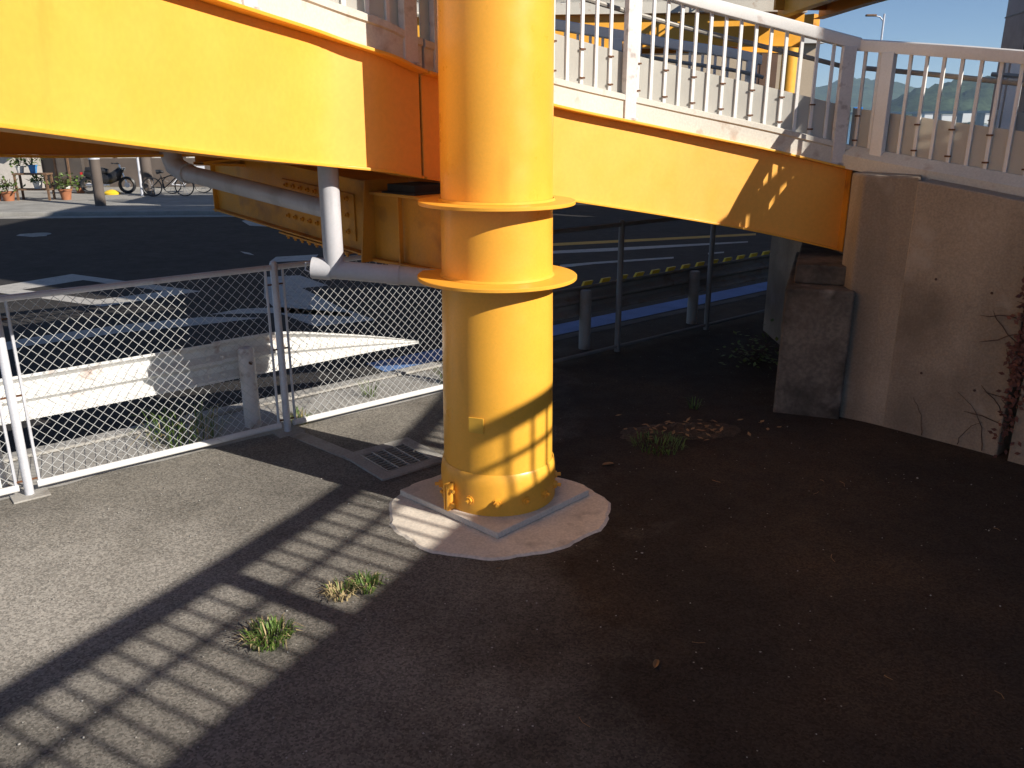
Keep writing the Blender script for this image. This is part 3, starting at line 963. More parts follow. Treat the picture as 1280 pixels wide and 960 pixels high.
fence = empty('chain_link_fence', FP(-1), 'white chain link fence with tube frame along the road, left of the column', 'fence')
post = None
for s in (-6, -4, -2, 0, 2):
    p = FP(s)
    if post is None:
        post = MB().lathe([(0.031, 0.0), (0.031, 1.47), (0.02, 1.49)], 14).build('post', M['galv'], fence, True, loc=p, local=True)
    else:
        inst(post, fence, p)
    foot = MB().box(p + Vector((0, 0, 0.006)), 0.24, 0.2, 0.014, frz).build('footing', M['grey_conc'], fence, False, 0.005)
for s in (-6, -4, -2, 0):
    MB().tube([FP(s + 0.03, 0, 1.44), FP(s + 1.97, 0, 1.44)], 0.023, 10).build('top_rail', M['galv'], fence, True)
    MB().tube([FP(s + 0.06, 0, 0.075), FP(s + 1.94, 0, 0.075)], 0.026, 10).build('bottom_rail', M['white'], fence, True)
    for e_ in (0.075, 1.925):
        MB().tube([FP(s + e_, 0, 0.06), FP(s + e_, 0, 1.44)], 0.011, 6).build('frame_bar', M['galv'], fence, True)
    b = MB()
    for z in (0.12, 0.75, 1.3):
        b.bar(FP(s - 0.07, 0.0, z), FP(s + 0.08, 0.0, z), 0.012, 0.012)
    b.build('tie', M['rust'], fence)
    # woven mesh
    w0, w1, z0, z1 = s + 0.08, s + 1.92, 0.10, 1.42
    hh = z1 - z0
    pitch = 0.079
    b = MB()
    sl_ = hh * 1.0
    k = int(-sl_ / pitch) - 1
    while w0 + k * pitch < w1:
        for sg in (1, -1):
            u0 = w0 + k * pitch
            pts = []
            # the wire rises from (u0,z0) to (u0+sl_,z1)
            lo_t = max(0, (w0 - u0) / sl_)
            hi_t = min(1, (w1 - u0) / sl_)
            if hi_t - lo_t > 0.02:
                za, zb_ = z0 + hh * lo_t, z0 + hh * hi_t
                if sg < 0:
                    A, Bp = FP(w0 + w1 - (u0 + sl_ * lo_t), 0.004, za), FP(w0 + w1 - (u0 + sl_ * hi_t), 0.004, zb_)
                else:
                    A, Bp = FP(u0 + sl_ * lo_t, -0.004, za), FP(u0 + sl_ * hi_t, -0.004, zb_)
                b.tube([A, Bp], 0.0019, 4, False)
        k += 1
    b.build('wire_mesh', M['wire'], fence)

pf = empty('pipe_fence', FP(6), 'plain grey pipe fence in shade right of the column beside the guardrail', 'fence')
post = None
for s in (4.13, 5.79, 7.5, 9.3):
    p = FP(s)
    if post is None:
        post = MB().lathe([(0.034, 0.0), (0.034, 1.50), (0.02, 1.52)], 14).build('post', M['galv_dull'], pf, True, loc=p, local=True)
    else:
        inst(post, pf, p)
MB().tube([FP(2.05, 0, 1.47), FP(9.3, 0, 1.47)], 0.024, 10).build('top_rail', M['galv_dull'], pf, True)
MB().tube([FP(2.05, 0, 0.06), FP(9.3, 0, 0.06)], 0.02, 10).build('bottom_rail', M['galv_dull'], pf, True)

# ------------------------------------------------------------------ guardrails
GN = 0.34


def wprof(z0, z1):
    hh = z1 - z0
    out = []
    pr = [(0.0, 0.0), (0.0, 0.06), (0.07, 0.2), (0.07, 0.34), (0.0, 0.46), (0.0, 0.54), (0.07, 0.66), (0.07, 0.8), (0.0, 0.94), (0.0, 1.0)]
    return [(d, z0 + q * hh) for d, q in pr] + [(d + 0.008, z0 + q * hh) for d, q in pr[::-1]]


gl = empty('guardrail', FP(-2, GN), 'white steel guardrail behind the chain link fence with flared end', 'guardrail', 'roadside guardrails')
beam_n = GN + 0.08
path = [FP(s, beam_n) for s in (-8, -4, -0.35)]
MB().sweep(path, wprof(0.43, 0.78)).build('beam', M['guard'], gl, True)
path = spline([FP(-0.42, beam_n + 0.012), FP(0.2, beam_n + 0.015), FP(0.7, beam_n + 0.02), FP(1.2, beam_n + 0.02), FP(1.66, beam_n + 0.0)], 6)
b = MB()
# the end tapers down to a flat point
nn = normals(path)
pr = wprof(0.0, 1.0)
rows = []
for i, (p_, q_) in enumerate(zip(path, nn)):
    t_ = max(0, (i / (len(path) - 1) - 0.22) / 0.78)
    zlo, zhi = 0.43 + 0.0 * t_, 0.79 - 0.335 * t_ ** 1.15
    rows.append([Vector((p_[0] + q_[0] * d * (1 - 0.8 * t_), p_[1] + q_[1] * d * (1 - 0.8 * t_), zlo + (zhi - zlo) * z)) for d, z in pr])
n = len(pr)
vs = [v for r_ in rows for v in r_]
fs = [(i * n + k, i * n + (k + 1) % n, (i + 1) * n + (k + 1) % n, (i + 1) * n + k) for i in range(len(rows) - 1) for k in range(n)]
fs += [tuple(range(n))[::-1], tuple(range((len(rows) - 1) * n, len(rows) * n))]
b.add(vs, fs)
b.build('flared_end', M['guard'], gl, True)
gp = None
for s in (-6.15, -4.15, -2.15, -0.17):
    p = FP(s, GN - 0.005)
    if gp is None:
        gp = MB().lathe([(0.07, -0.1), (0.07, 0.70), (0.056, 0.72)], 16).build('post', M['guard'], gl, True, loc=p, local=True)
    else:
        o = inst(gp, gl, p)
    if s > -1:
        o.data = gp.data.copy()
        o.data.materials[0] = M['white_rusty']
    MB().tube([FP(s, GN - 0.1, 0.6), FP(s, GN + 0.09, 0.6)], 0.014, 8).build('bolt', M['rust'], gl, True)
b = MB()
for dz in (0.5, 0.56, 0.66, 0.72):
    for ds in (-0.36, -0.48):
        b.tube([FP(ds, beam_n - 0.01, dz), FP(ds, beam_n - 0.035, dz)], 0.014, 6)
b.build('splice_bolt', M['guard'], gl)

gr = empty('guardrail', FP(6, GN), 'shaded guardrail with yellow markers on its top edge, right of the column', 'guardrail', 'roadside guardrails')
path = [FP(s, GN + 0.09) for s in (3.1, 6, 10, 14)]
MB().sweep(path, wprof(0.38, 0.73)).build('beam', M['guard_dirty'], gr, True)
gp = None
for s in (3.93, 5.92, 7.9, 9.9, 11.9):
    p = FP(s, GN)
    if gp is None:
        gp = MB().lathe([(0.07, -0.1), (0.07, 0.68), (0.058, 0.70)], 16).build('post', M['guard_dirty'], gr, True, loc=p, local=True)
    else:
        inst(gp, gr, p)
mk = None
for k in range(24):
    p = FP(4.05 + 0.3 * k, GN + 0.13, 0.73)
    if mk is None:
        mk = MB().slab([fd * -0.09 + Vector((0, 0, -0.03)), fd * 0.05 + Vector((0, 0, -0.03)), fd * 0.10 + Vector((0, 0, 0.045)), fd * -0.04 + Vector((0, 0, 0.045))], -fn * 0.03).build('marker', M['yellow_plastic'], gr, False, loc=p, local=True)
    else:
        inst(mk, gr, p)

# ------------------------------------------------------------------ ground, road, pavement
g = MB().prism([(-600, -300), (600, -300), (600, 62), (-600, 62)], -3.5, -0.17)
tag(g.build('ground', M['dirt_asphalt']), kind='structure')
KE = 0.80
lot = [FP(-40, KE).xy, FP(60, KE).xy, (60, -60), (-60, -60)]
# the yard in front: worn asphalt at the left, soil with shade painted in at the right, meeting along an irregular line
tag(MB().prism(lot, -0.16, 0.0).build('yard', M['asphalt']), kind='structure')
M['kerb_dark'] = mat('sooty_kerb', (0.10, 0.09, 0.08), 0.9, 0, 0.2, 3, 0.12, 60, 0.3, 40, (0.05, 0.045, 0.04), 0.6, 4, 0.5, spec=0.2)  # kerb concrete darkened in colour for the shade right of the column
tag(MB().bar(FP(-40, KE + 0.085, -0.075), FP(2.2, KE + 0.085, -0.075), 0.165, 0.19).build('kerb', M['grey_conc'], None, False, 0.015), kind='structure')
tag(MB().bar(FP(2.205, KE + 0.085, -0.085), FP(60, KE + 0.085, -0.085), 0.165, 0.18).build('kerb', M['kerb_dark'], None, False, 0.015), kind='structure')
road = [FP(-45, KE + 0.1).xy, FP(70, KE + 0.1).xy, (70, 61), (-80, 61), (-80, -40)]
tag(MB().prism(road, -0.165, -0.12).build('road', M['road']), kind='structure')
# far pavement with its kerb
K0, K1, K2 = G(-400, 273, -0.1), G(0, 270, -0.1), G(310, 267.5, -0.1)
K3 = K2 + (K2 - K1).normalized() * 3
farp = [(-70, 24.0), K0.xy, K1.xy, K2.xy, (K3.x, K3.y + 0.6), (-3.5, 29.5), (-2, 60.5), (-70, 60.5)]
tag(MB().prism(farp, -0.16, -0.0).build('far_pavement', M['pavement'], None, False, 0.02), kind='structure')
gut = MB()
kk = [K0, K1, K2, Vector((K3.x, K3.y + 0.6, -0.1))]
tag(MB().sweep([Vector((p.x, p.y, -0.118)) for p in kk], rect(-0.55, -0.03, 0, 0.008)).build('gutter', M['grey_conc']), kind='structure')
ZR = -0.116


def mark(pts, m='marking', name='road_marking'):
    P = [G(u, v, ZR) for u, v in pts]
    bm = bmesh.new()
    bm.faces.new([bm.verts.new(p) for p in P])
    bmesh.ops.triangulate(bm, faces=bm.faces[:])
    me = bpy.data.meshes.new(name)
    bm.normal_update()
    bmesh.ops.recalc_face_normals(bm, faces=bm.faces[:])
    bm.to_mesh(me)
    bm.free()
    me.materials.append(M[m])
    o = bpy.data.objects.new(name, me)
    col.objects.link(o)
    return tag(o, kind='structure')


# diamond ahead of the crossing (outline), arrow, lines, two painted sun strips
dia_o = [(-30, 362), (90, 342.5), (252, 364), (128, 383)]
dia_i = [(28, 362), (104, 350), (206, 364), (122, 374.5)]
for k in range(4):
    k2 = (k + 1) % 4
    mark([dia_o[k], dia_o[k2], dia_i[k2], dia_i[k]])
mark([(-40, 437), (30, 423), (150, 406), (255, 396), (330, 397), (260, 405), (150, 416), (30, 433), (-40, 448)])  # pale strip stands for sunlight let through the ramp railing
mark([(262, 393), (300, 386), (352, 384), (440, 391), (440, 396), (352, 391)])  # second strip of painted sunlight
mark([(330, 346), (375, 344), (410, 357), (378, 360), (425, 384), (470, 400), (395, 408), (350, 392), (330, 372)])
mark([(345, 321), (398, 318), (392, 325), (336, 328)])
mark([(300, 314), (312, 316), (318, 319), (306, 317)])
mark([(302, 276), (312, 282), (345, 284), (352, 282), (322, 279), (312, 274)])
mark([(20, 294.5), (40, 296), (58, 295), (60, 292), (40, 291.5), (25, 292.5)])
mark([(700, 335), (742, 330), (742, 327.5), (700, 331)])
mark([(742, 330), (842, 323), (842, 321), (742, 327.5)])
mark([(690, 317), (760, 314), (935, 303), (935, 301.5), (760, 310), (690, 313.5)])
mark([(690, 307.5), (945, 294), (945, 291.5), (690, 304)], 'marking_yellow')
mark([(885, 318), (905, 316), (905, 314.5), (885, 316)])
# kerb-side white line and blue cycle band
def strip(s0, s1, n0, n1, m, z=ZR):
    P = [FP(s0, n0, z), FP(s1, n0, z), FP(s1, n1, z), FP(s0, n1, z)]
    return tag(MB().add(P, [(0, 1, 2, 3)]).build('road_marking', M[m]), kind='structure')


strip(1.8, 40, 1.35, 1.78, 'marking_blue')
strip(1.8, 40, 1.18, 1.27, 'marking')
# manhole
mh = G(47, 293, ZR)
mh = tag(MB().lathe([(0.3, 0.0), (0.3, 0.006)], 24, (mh.x, mh.y, ZR)).build('manhole_cover', M['grey_conc'], None, loc=(mh.x, mh.y, ZR)), 'round manhole cover set flush in the dark road', 'manhole')

# gravel strip between kerb and fence
sg = []
for i in range(61):
    s = -12 + i * 0.233
    sg.append(FP(s, 0.05 + random.uniform(-0.03, 0.03), 0.004))
for i in range(60, -1, -1):
    s = -12 + i * 0.233
    sg.append(FP(s, 0.76 + random.uniform(-0.02, 0.02), 0.004))
b = MB()
n = 61
fs = [(i, i + 1, 2 * n - 2 - i, 2 * n - 1 - i) for i in range(n - 1)]
b.add(sg, fs)
tag(b.build('gravel_strip', M['grey_conc']), kind='structure')
# pale drain channel from the fence post to the gutter grate
gc = (G(435, 570) + G(550, 588) + G(515, 547) + G(480, 592)) / 4
c0, c1 = FP(0.03, -0.1), Vector((gc.x - 0.32, gc.y - 0.0, 0))
tag(MB().bar(c0 + Vector((0, 0, 0.004)), c1 + Vector((0, 0, 0.004)), 0.13, 0.008).build('drain_channel', M['grey_conc']), kind='structure')
dr = empty('drain_grate', (gc.x, gc.y, 0), 'square steel drain grate in a concrete surround beside the column', 'drain grate')
b = MB()
for dx, dy, sx, sy in ((0, 0.26, 0.62, 0.1), (0, -0.26, 0.62, 0.1), (0.26, 0, 0.1, 0.42), (-0.26, 0, 0.1, 0.42)):
    c_ = Vector((gc.x, gc.y, 0)) + fd * dx + fn * dy
    b.box((c_.x, c_.y, 0.008), sx, sy, 0.02, frz)
b.build('surround', M['grey_conc'], dr, False, 0.004)
MB().box((gc.x, gc.y, 0.0035), 0.43, 0.43, 0.003, frz).build('pit', M['dark'], dr)
b = MB()
for k in range(10):
    c_ = Vector((gc.x, gc.y, 0)) + fn * (-0.2 + 0.044 * k)
    b.box((c_.x, c_.y, 0.012), 0.42, 0.006, 0.014, frz)
for k in range(5):
    c_ = Vector((gc.x, gc.y, 0)) + fd * (-0.2 + 0.1 * k)
    b.box((c_.x, c_.y, 0.0125), 0.012, 0.42, 0.016, frz)
b.build('bars', M['grate'], dr)

# ------------------------------------------------------------------ grass, weeds, litter
def blades(b, c, n, spread, h, lean=0.8, w_=0.0042):
    for _ in range(n):
        a = random.uniform(0, 2 * math.pi)
        r = spread * math.sqrt(random.random())
        p = Vector((c[0] + r * math.cos(a), c[1] + r * math.sin(a), c[2]))
        a2 = a + random.uniform(-0.9, 0.9)
        L_ = h * random.uniform(0.5, 1.2)
        ln = random.uniform(0.2, lean)
        d = Vector((math.cos(a2), math.sin(a2), 0))
        side = Vector((-d.y, d.x, 0)) * w_ * random.uniform(0.6, 1.2)
        m1 = p + d * L_ * ln * 0.45 + Vector((0, 0, L_ * 0.62))
        m2 = p + d * L_ * (ln * 1.05) + Vector((0, 0, L_ * (0.95 - 0.5 * ln)))
        b.add([p - side, p + side, m1 + side * 0.8, m1 - side * 0.8, m2], [(0, 1, 2, 3), (3, 2, 4)])
    return b


def tuft(c, label, n, spread, h, dry=0.3, name='grass_tuft', cat='grass tuft', m='grass', lean=0.95):
    c = Vector(c)
    t = empty(name, c, label, cat)
    blades(MB(), c, n, spread, h, lean).build('green_blades', M[m], t)
    if dry > 0:
        blades(MB(), c + Vector((random.uniform(-.03, .03), random.uniform(-.03, .03), 0)), int(n * dry), spread * 1.1, h * 0.9, 1.2).build('dry_blades', M['straw'], t)
    return t


tuft(G(338, 800), 'green grass tuft with dry stalks growing from the striped asphalt, nearer the camera', 170, 0.11, 0.105, 0.4)
t_ = tuft(G(458, 734), 'green grass tuft growing at the shade edge below the mortar patch', 110, 0.085, 0.075, 0.35)
tuft(G(428, 742), 'tuft of dry straw coloured grass beside the green one', 20, 0.07, 0.09, 5.0, 'grass_tuft')
tuft(FP(-0.75, 0.38, 0), 'tall dark grass growing at the guardrail foot left of its post', 110, 0.28, 0.34, 0.5)
tuft(FP(0.2, 0.16, 0), 'short grass at the foot of the chain link fence post', 60, 0.09, 0.16, 0.5)
tuft(FP(1.05, 0.40, 0), 'small weed in the gravel under the flared guardrail end', 26, 0.06, 0.2, 0, 'weed', 'weed', 'weed')
tuft(FP(1.9, 0.25, 0), 'leafy green weed behind the fence close to the column', 60, 0.09, 0.26, 0, 'weed', 'weed', 'weed')
tuft(G(822, 558), 'low green grass patch in the shade before the abutment', 150, 0.22, 0.09, 0)
tuft(G(868, 510), 'little weed sprouting in deep shade left of the bearing block', 30, 0.06, 0.12, 0.0, 'weed', 'weed', 'weed')


def leaf_clump(c, label, n, spread, h, m='weed', name='shrub'):
    c = Vector(c)
    t = empty(name, c, label, 'plant')
    b = MB()
    for _ in range(n):
        p = c + Vector((random.gauss(0, spread * 0.5), random.gauss(0, spread * 0.5), abs(random.gauss(0, h * 0.5))))
        d = Vector((random.gauss(0, 1), random.gauss(0, 1), random.gauss(0, 0.6))).normalized()
        s_ = d.cross(Vector((0, 0, 1))).normalized() * 0.022
        L_ = 0.06 * random.uniform(0.6, 1.3)
        b.add([p, p + d * L_ * 0.5 + s_, p + d * L_, p + d * L_ * 0.5 - s_], [(0, 1, 2, 3)])
    b.build('leaves', M[m], t)
    b = MB()
    for _ in range(10):
        b.tube([c, c + Vector((random.gauss(0, spread * 0.2), random.gauss(0, spread * 0.2), h * 0.4)), c + Vector((random.gauss(0, spread * 0.45), random.gauss(0, spread * 0.45), h * random.uniform(0.6, 1.1)))], [0.006, 0.004, 0.002], 5)
    b.build('stems', M['vine'], t)
    return t


leaf_clump(G(942, 452), 'dark leafy weed clump beside the bearing block in shade', 160, 0.3, 0.28)
# soil and leaf litter ridge
t = empty('leaf_litter', G(850, 540), 'low ridge of soil and dead leaves lying in shade', 'leaf litter')
b = MB()
NX, NY = 24, 10
o_ = G(850, 540)
vs = []
for i in range(NX):
    for j in range(NY):
        x, y = (i / (NX - 1) - 0.5) * 1.2, (j / (NY - 1) - 0.5) * 0.42
        env = max(0, 1 - (2 * x / 1.2) ** 2) * max(0, 1 - (2 * y / 0.42) ** 2)
        vs.append((o_.x + x * 0.98 + y * 0.1, o_.y + y + x * 0.12, -0.012 + env * (0.06 + random.uniform(-0.025, 0.035))))
b.add(vs, [(i * NY + j, (i + 1) * NY + j, (i + 1) * NY + j + 1, i * NY + j + 1) for i in range(NX - 1) for j in range(NY - 1)])
b.build('soil', M['soil'], t, True)
b = MB()
for _ in range(70):
    p = o_ + Vector((random.gauss(0, 0.33), random.gauss(0, 0.11), 0.03 + abs(random.gauss(0, 0.02))))
    d = Vector((random.gauss(0, 1), random.gauss(0, 1), random.gauss(0, 0.35))).normalized()
    s_ = d.cross(Vector((0, 0, 1))).normalized() * 0.016
    b.add([p, p + d * 0.03 + s_, p + d * 0.065, p + d * 0.03 - s_], [(0, 1, 2, 3)])
b.build('dead_leaves', M['tan'], t)


def fallen(c, label, r, rz):
    c = Vector(c)
    b = MB()
    pts = []
    for k in range(9):
        a = k / 8 * math.pi
        pts.append((math.cos(a) * r, math.sin(a) * r * 0.42))
    vs = [(x, 0.0, 0.006 + abs(x) * 0.05) for x, y in pts] + [(x, y, 0.012 + y * 0.5) for x, y in pts] + [(x, -y, 0.012 + y * 0.4) for x, y in pts]
    m3 = Matrix.Rotation(rz, 3, 'Z')
    vs = [c + m3 @ Vector(v) for v in vs]
    fs = [(i, i + 1, 9 + i + 1, 9 + i) for i in range(8)] + [(i, i + 1, 18 + i + 1, 18 + i) for i in range(8)]
    o = b.add(vs, fs).build('fallen_leaf', M['tan'], None, True, loc=c)
    return tag(o, label, 'leaf')


fallen(G(820, 832), 'single curled tan leaf on the dark ground in front', 0.035, 1.2)
fallen(G(760, 582), 'brown dead leaf lying right of the mortar patch', 0.05, 0.3)
fallen(G(560, 522), 'small orange leaf on sunlit asphalt by the fence', 0.02, 0.5)
# pebbles and grit: nobody could count them
b = MB()
for _ in range(480):
    if random.random() < 0.8:
        x, y = random.uniform(-3.3, 0.2), random.uniform(2.2, 6.2)
    else:
        x, y = random.uniform(-0.2, 4.0), random.uniform(2.2, 7)
    if (x - CX) ** 2 + (y - CY) ** 2 < 0.8 ** 2:
        continue
    r = random.uniform(0.003, 0.0075) * (1.4 if random.random() < 0.08 else 1)
    c = Vector((x, y, 0.004 + r * 0.4))
    q = [Vector((random.uniform(0.6, 1.2) * r * sx, random.uniform(0.6, 1.2) * r * sy, random.uniform(0.4, 0.9) * r * sz)) for sx, sy, sz in ((1, 0, 0), (-1, 0, 0), (0, 1, 0), (0, -1, 0), (0, 0, 1), (0, 0, -1))]
    b.add([c + v for v in q], [(0, 2, 4), (2, 1, 4), (1, 3, 4), (3, 0, 4), (2, 0, 5), (1, 2, 5), (3, 1, 5), (0, 3, 5)])
tag(b.build('gravel', M['grey_conc']), 'scattered pale grit on the asphalt yard', 'gravel', kind='stuff')
b = MB()
for _ in range(18):
    x, y = random.uniform(-0.2, 3.6), random.uniform(2.3, 6.6)
    if (x - CX) ** 2 + (y - CY) ** 2 < 0.85 ** 2:
        continue
    a = random.uniform(0, 6.3)
    L_ = random.uniform(0.012, 0.05)
    b.tube([(x, y, 0.008), (x + L_ * math.cos(a), y + L_ * math.sin(a), 0.011), (x + 2 * L_ * math.cos(a + 0.3), y + 2 * L_ * math.sin(a + 0.3), 0.008)], 0.0016, 4)
tag(b.build('twigs', M['tan']), 'scattered thin twigs and straw on the shaded ground', 'twigs', kind='stuff')

# form-tie holes of the wall
SWL = plen(WALL)
th = None
wroot = [o for o in col.objects if o.name == 'retaining_wall'][0]
for s_, z_ in ((0.42, 0.55), (0.42, 1.35), (0.85, 0.5), (0.85, 1.3)):
    p, a = at_s(WALL, SWL, s_)
    q = Vector((p.x + math.sin(a) * 0.001, p.y - math.cos(a) * 0.001, z_))
    if th is None:
        th = MB().tube([(0, 0.006, 0), (0, -0.002, 0)], 0.011, 12).build('tie_hole', M['vine'], wroot, loc=q, local=True)
        th.rotation_euler = (0, 0, a)
    else:
        inst(th, wroot, q, a)

# vines on the joint of the wall
vn = at_s(WALL, plen(WALL), sw)[0]
wv = Vector((math.cos(R(-130)), math.sin(R(-130)), 0))       # outwards from the wall face
wt = Vector((0.69, -0.72, 0))
t = empty('climbing_vine', (vn.x, vn.y, 0), 'reddish climbing vine on the dark joint of the concrete wall', 'vine')
b = MB()
lv = MB()
for k in range(18):
    z = random.uniform(0.0, 1.3)
    base = Vector((vn.x, vn.y, 0)) + wv * 0.02 + wt * random.uniform(-0.06, 0.12)
    pts = [base + Vector((0, 0, z))]
    a = random.choice([random.uniform(2.0, 3.3), random.uniform(1.2, 2.2)])
    for j in range(random.randint(2, 5)):
        a += random.uniform(-0.35, 0.35)
        pts.append(pts[-1] + wt * math.cos(a) * 0.07 + Vector((0, 0, math.sin(a) * 0.07)) + wv * random.uniform(-0.002, 0.003))
    pts = [Vector((p.x, p.y, max(0.02, min(p.z, 1.85)))) for p in pts]
    b.tube(pts, [0.004] * (len(pts) - 1) + [0.0015], 5)
for k in range(420):
    z = min(1.7, max(0.05, random.gauss(0.95, 0.34)))
    p = Vector((vn.x, vn.y, z)) + wv * random.uniform(0.02, 0.09) + wt * random.gauss(0.02, 0.05)
    d = (wt * random.gauss(0, 1) + Vector((0, 0, random.gauss(-0.4, 0.8))) + wv * random.gauss(0.2, 0.3)).normalized()
    s_ = d.cross(wv).normalized() * 0.014
    lv.add([p, p + d * 0.022 + s_, p + d * 0.05, p + d * 0.022 - s_], [(0, 1, 2, 3)])
for k, (off, hgt, bend) in enumerate(((0.14, 0.62, 0.25), (0.33, 0.34, -0.16), (0.62, 0.45, 0.12))):
    p0 = Vector((vn.x, vn.y, 0)) - wt * off + wv * 0.006
    pts = [p0 + Vector((0, 0, 0.02))]
    for j in range(1, 9):
        q = j / 8
        pts.append(p0 - wt * (bend * q * q + random.uniform(-0.008, 0.008)) + Vector((0, 0, hgt * (q - 0.25 * q * q))) + wv * 0.002)
    b.tube(pts, [0.004 - 0.0003 * j for j in range(9)], 5)
b.build('stems', M['vine'], t)
lv.build('leaves', M['vine_leaf'], t)

# ------------------------------------------------------------------ right side: tower, and an unseen block added to shade the road
tw = empty('clad_tower', (12.6, 19.9, -0.12), 'dark grey clad tower column at the right edge against the sky', 'tower')
x0, y0 = D(1221, 120, 20.3).x, 19.4
MB().prism([(x0, y0), (x0 + 2.4, y0 - 0.5), (x0 + 2.9, y0 + 1.8), (x0 + 0.5, y0 + 2.3)], -0.12, 7.2).build('wall', M['tower'], tw, False, 0.03)
for z in (2.55, 4.9, 6.4):
    b = MB()
    for off in ((x0, y0), ):
        b.bar((x0 - 0.004, y0 - 0.004, z), (x0 + 2.4, y0 - 0.506, z), 0.02, 0.03)
        b.bar((x0 - 0.012, y0 - 0.006, z), (x0 + 0.494, y0 + 2.3, z), 0.02, 0.03)
    b.build('seam', M['black'], tw)
MB().tube([(x0 - 0.05, y0 + 0.3, -0.1), (x0 - 0.05, y0 + 0.3, 7.2)], 0.035, 8).build('conduit', M['black'], tw, True)
MB().tube([(x0 + 0.35, y0 - 0.10, -0.1), (x0 + 0.35, y0 - 0.10, 7.2)], 0.02, 8).build('cable', M['black'], tw, True)
bl = empty('office_building', (18, 7, -0.12), 'tall grey office block right of the yard that shades the road', 'building')
MB().prism([(12.2, 2.35), (24, 2.35), (24, 11.8), (12.2, 11.8)], -0.12, 16.4).build('wall', M['plaster'], bl)  # added out of view, sized to keep the road in shade
MB().prism([(12.2, 11.82), (22, 11.82), (22, 17.2), (12.2, 17.2)], -0.12, 8.0).build('wing', M['plaster'], bl)  # lower added part, shades the right end of the road
for zf in range(5):
    for k in range(3):
        y = 3.4 + 2.9 * k
        MB().box((12.19, y + 1.0, 2.2 + 3.2 * zf), 0.06, 1.8, 1.5).build('window', M['glass'], bl)

# ------------------------------------------------------------------ background behind the railings
bb = empty('beige_building', (8, 46, -0.16), 'beige block with brown panels seen through the ramp railings', 'building')
bx1 = D(988, 100, 44).x
MB().prism([(-8, 44), (bx1, 43), (bx1 + 1.5, 58), (-8, 58)], -0.16, D(940, 62, 44).z).build('wall', M['facade'], bb)
for (u0, u1) in ((918, 950),):
    xa, xb = D(u0, 100, 43.2).x, D(u1, 100, 43.2).x
    for j in range(3):
        xx = xa + (xb - xa) * (j + 0.5) / 3
        MB().box((xx, 43.2, 3.0), (xb - xa) / 3 - 0.08, 0.3, 6.0).build('panel', M['brown_panel'], bb)
for u0 in (866, 893):
    xa = D(u0, 110, 43.4).x
    MB().box((xa, 43.5, 3.3), 1.0, 0.3, 1.5).build('window', M['glass'], bb)
for u0 in (705, 760, 812, 965):
    xa = D(u0, 110, 43.4).x
    MB().box((xa, 43.6, 3.6), 1.1, 0.3, 1.4).build('window', M['glass'], bb)
MB().box(((bx1 - 8) / 2, 43.4, D(940, 62, 44).z + 0.1), bx1 + 8.4, 0.6, 0.3, -0.045).build('parapet', M['white_wall'], bb)

# street lamp and blue sign
p = D(1089, 150, 62)
sl_ = empty('street_lamp', (p.x, p.y, -0.16), 'tall thin street lamp with short arm against the sky', 'street lamp')
top = D(1090, 22, 62)
MB().tube([(p.x, p.y, -3.2), (p.x, p.y, top.z)], [0.12, 0.07], 8).build('pole', M['galv'], sl_, True)
MB().tube([(p.x, p.y, top.z - 0.5), (p.x - 0.3, p.y, top.z - 0.2), (p.x - 0.9, p.y, top.z - 0.1)], 0.045, 6).build('arm', M['galv'], sl_, True)
MB().box((p.x - 0.95, p.y, top.z - 0.1), 0.75, 0.3, 0.14).build('lamp_head', M['wood'], sl_, False, 0.04)
p = D(1072, 141, 40)
sg_ = empty('road_sign', (p.x, p.y, -0.16), 'small square blue sign with white symbol, seen through the railing gap', 'sign')
MB().tube([(p.x, p.y + 0.06, -0.16), (p.x, p.y + 0.06, p.z + 0.3)], 0.035, 8).build('post', M['galv'], sg_, True)
MB().box((p.x, p.y, p.z), 0.46, 0.03, 0.52).build('panel', M['sign_blue'], sg_, False, 0.01)
b = MB()
for zz in (0.11, -0.1):
    ring_ = [(p.x + 0.09 * math.cos(R(30 * k)), p.y - 0.02, p.z + zz + 0.085 * math.sin(R(30 * k))) for k in range(13)]
    b.tube(ring_, 0.026, 6)
b.build('symbol', M['white'], sg_, True)

# sea, far shore, hills
tag(MB().add([(-2500, 62, -3.2), (2500, 62, -3.2), (2500, 2400, -3.2), (-2500, 2400, -3.2)], [(0, 1, 2, 3)]).build('sea', M['water']), kind='structure')


def hill(name, dist, pts, depth):
    """ridge given as (x in px at that distance, height in px over the horizon)"""
    b = MB()
    NXh, NYh = 120, 16
    u0, u1 = pts[0][0], pts[-1][0]
    vs = []
    for i in range(NXh):
        u = u0 + (u1 - u0) * i / (NXh - 1)
        for (a, b_) in zip(pts, pts[1:]):
            if a[0] <= u <= b_[0]:
                k = (u - a[0]) / (b_[0] - a[0])
                k = k * k * (3 - 2 * k)
                hpx = a[1] + (b_[1] - a[1]) * k
        hz = hpx / FPX * dist
        for j in range(NYh):
            y = j / (NYh - 1)
            prof = math.sin(math.pi * min(1, y * 1.0) * 0.5) if y < 1 else 1
            rough = 0 if j == 0 else (random.gauss(0, 0.035) * hz + 2.0 * math.sin(u * 0.11 + j * 1.7) * prof)
            vs.append(((u - 640) / FPX * (dist - depth + depth * y) / cp * 1.0, (dist - depth + depth * y), -3.4 + (hz + 3.0) * prof + rough))
    fs = [(i * NYh + j, (i + 1) * NYh + j, (i + 1) * NYh + j + 1, i * NYh + j + 1) for i in range(NXh - 1) for j in range(NYh - 1)]
    b.add(vs, fs)
    return tag(b.build(name, M['hill'], None, True, angle=180), kind='structure')


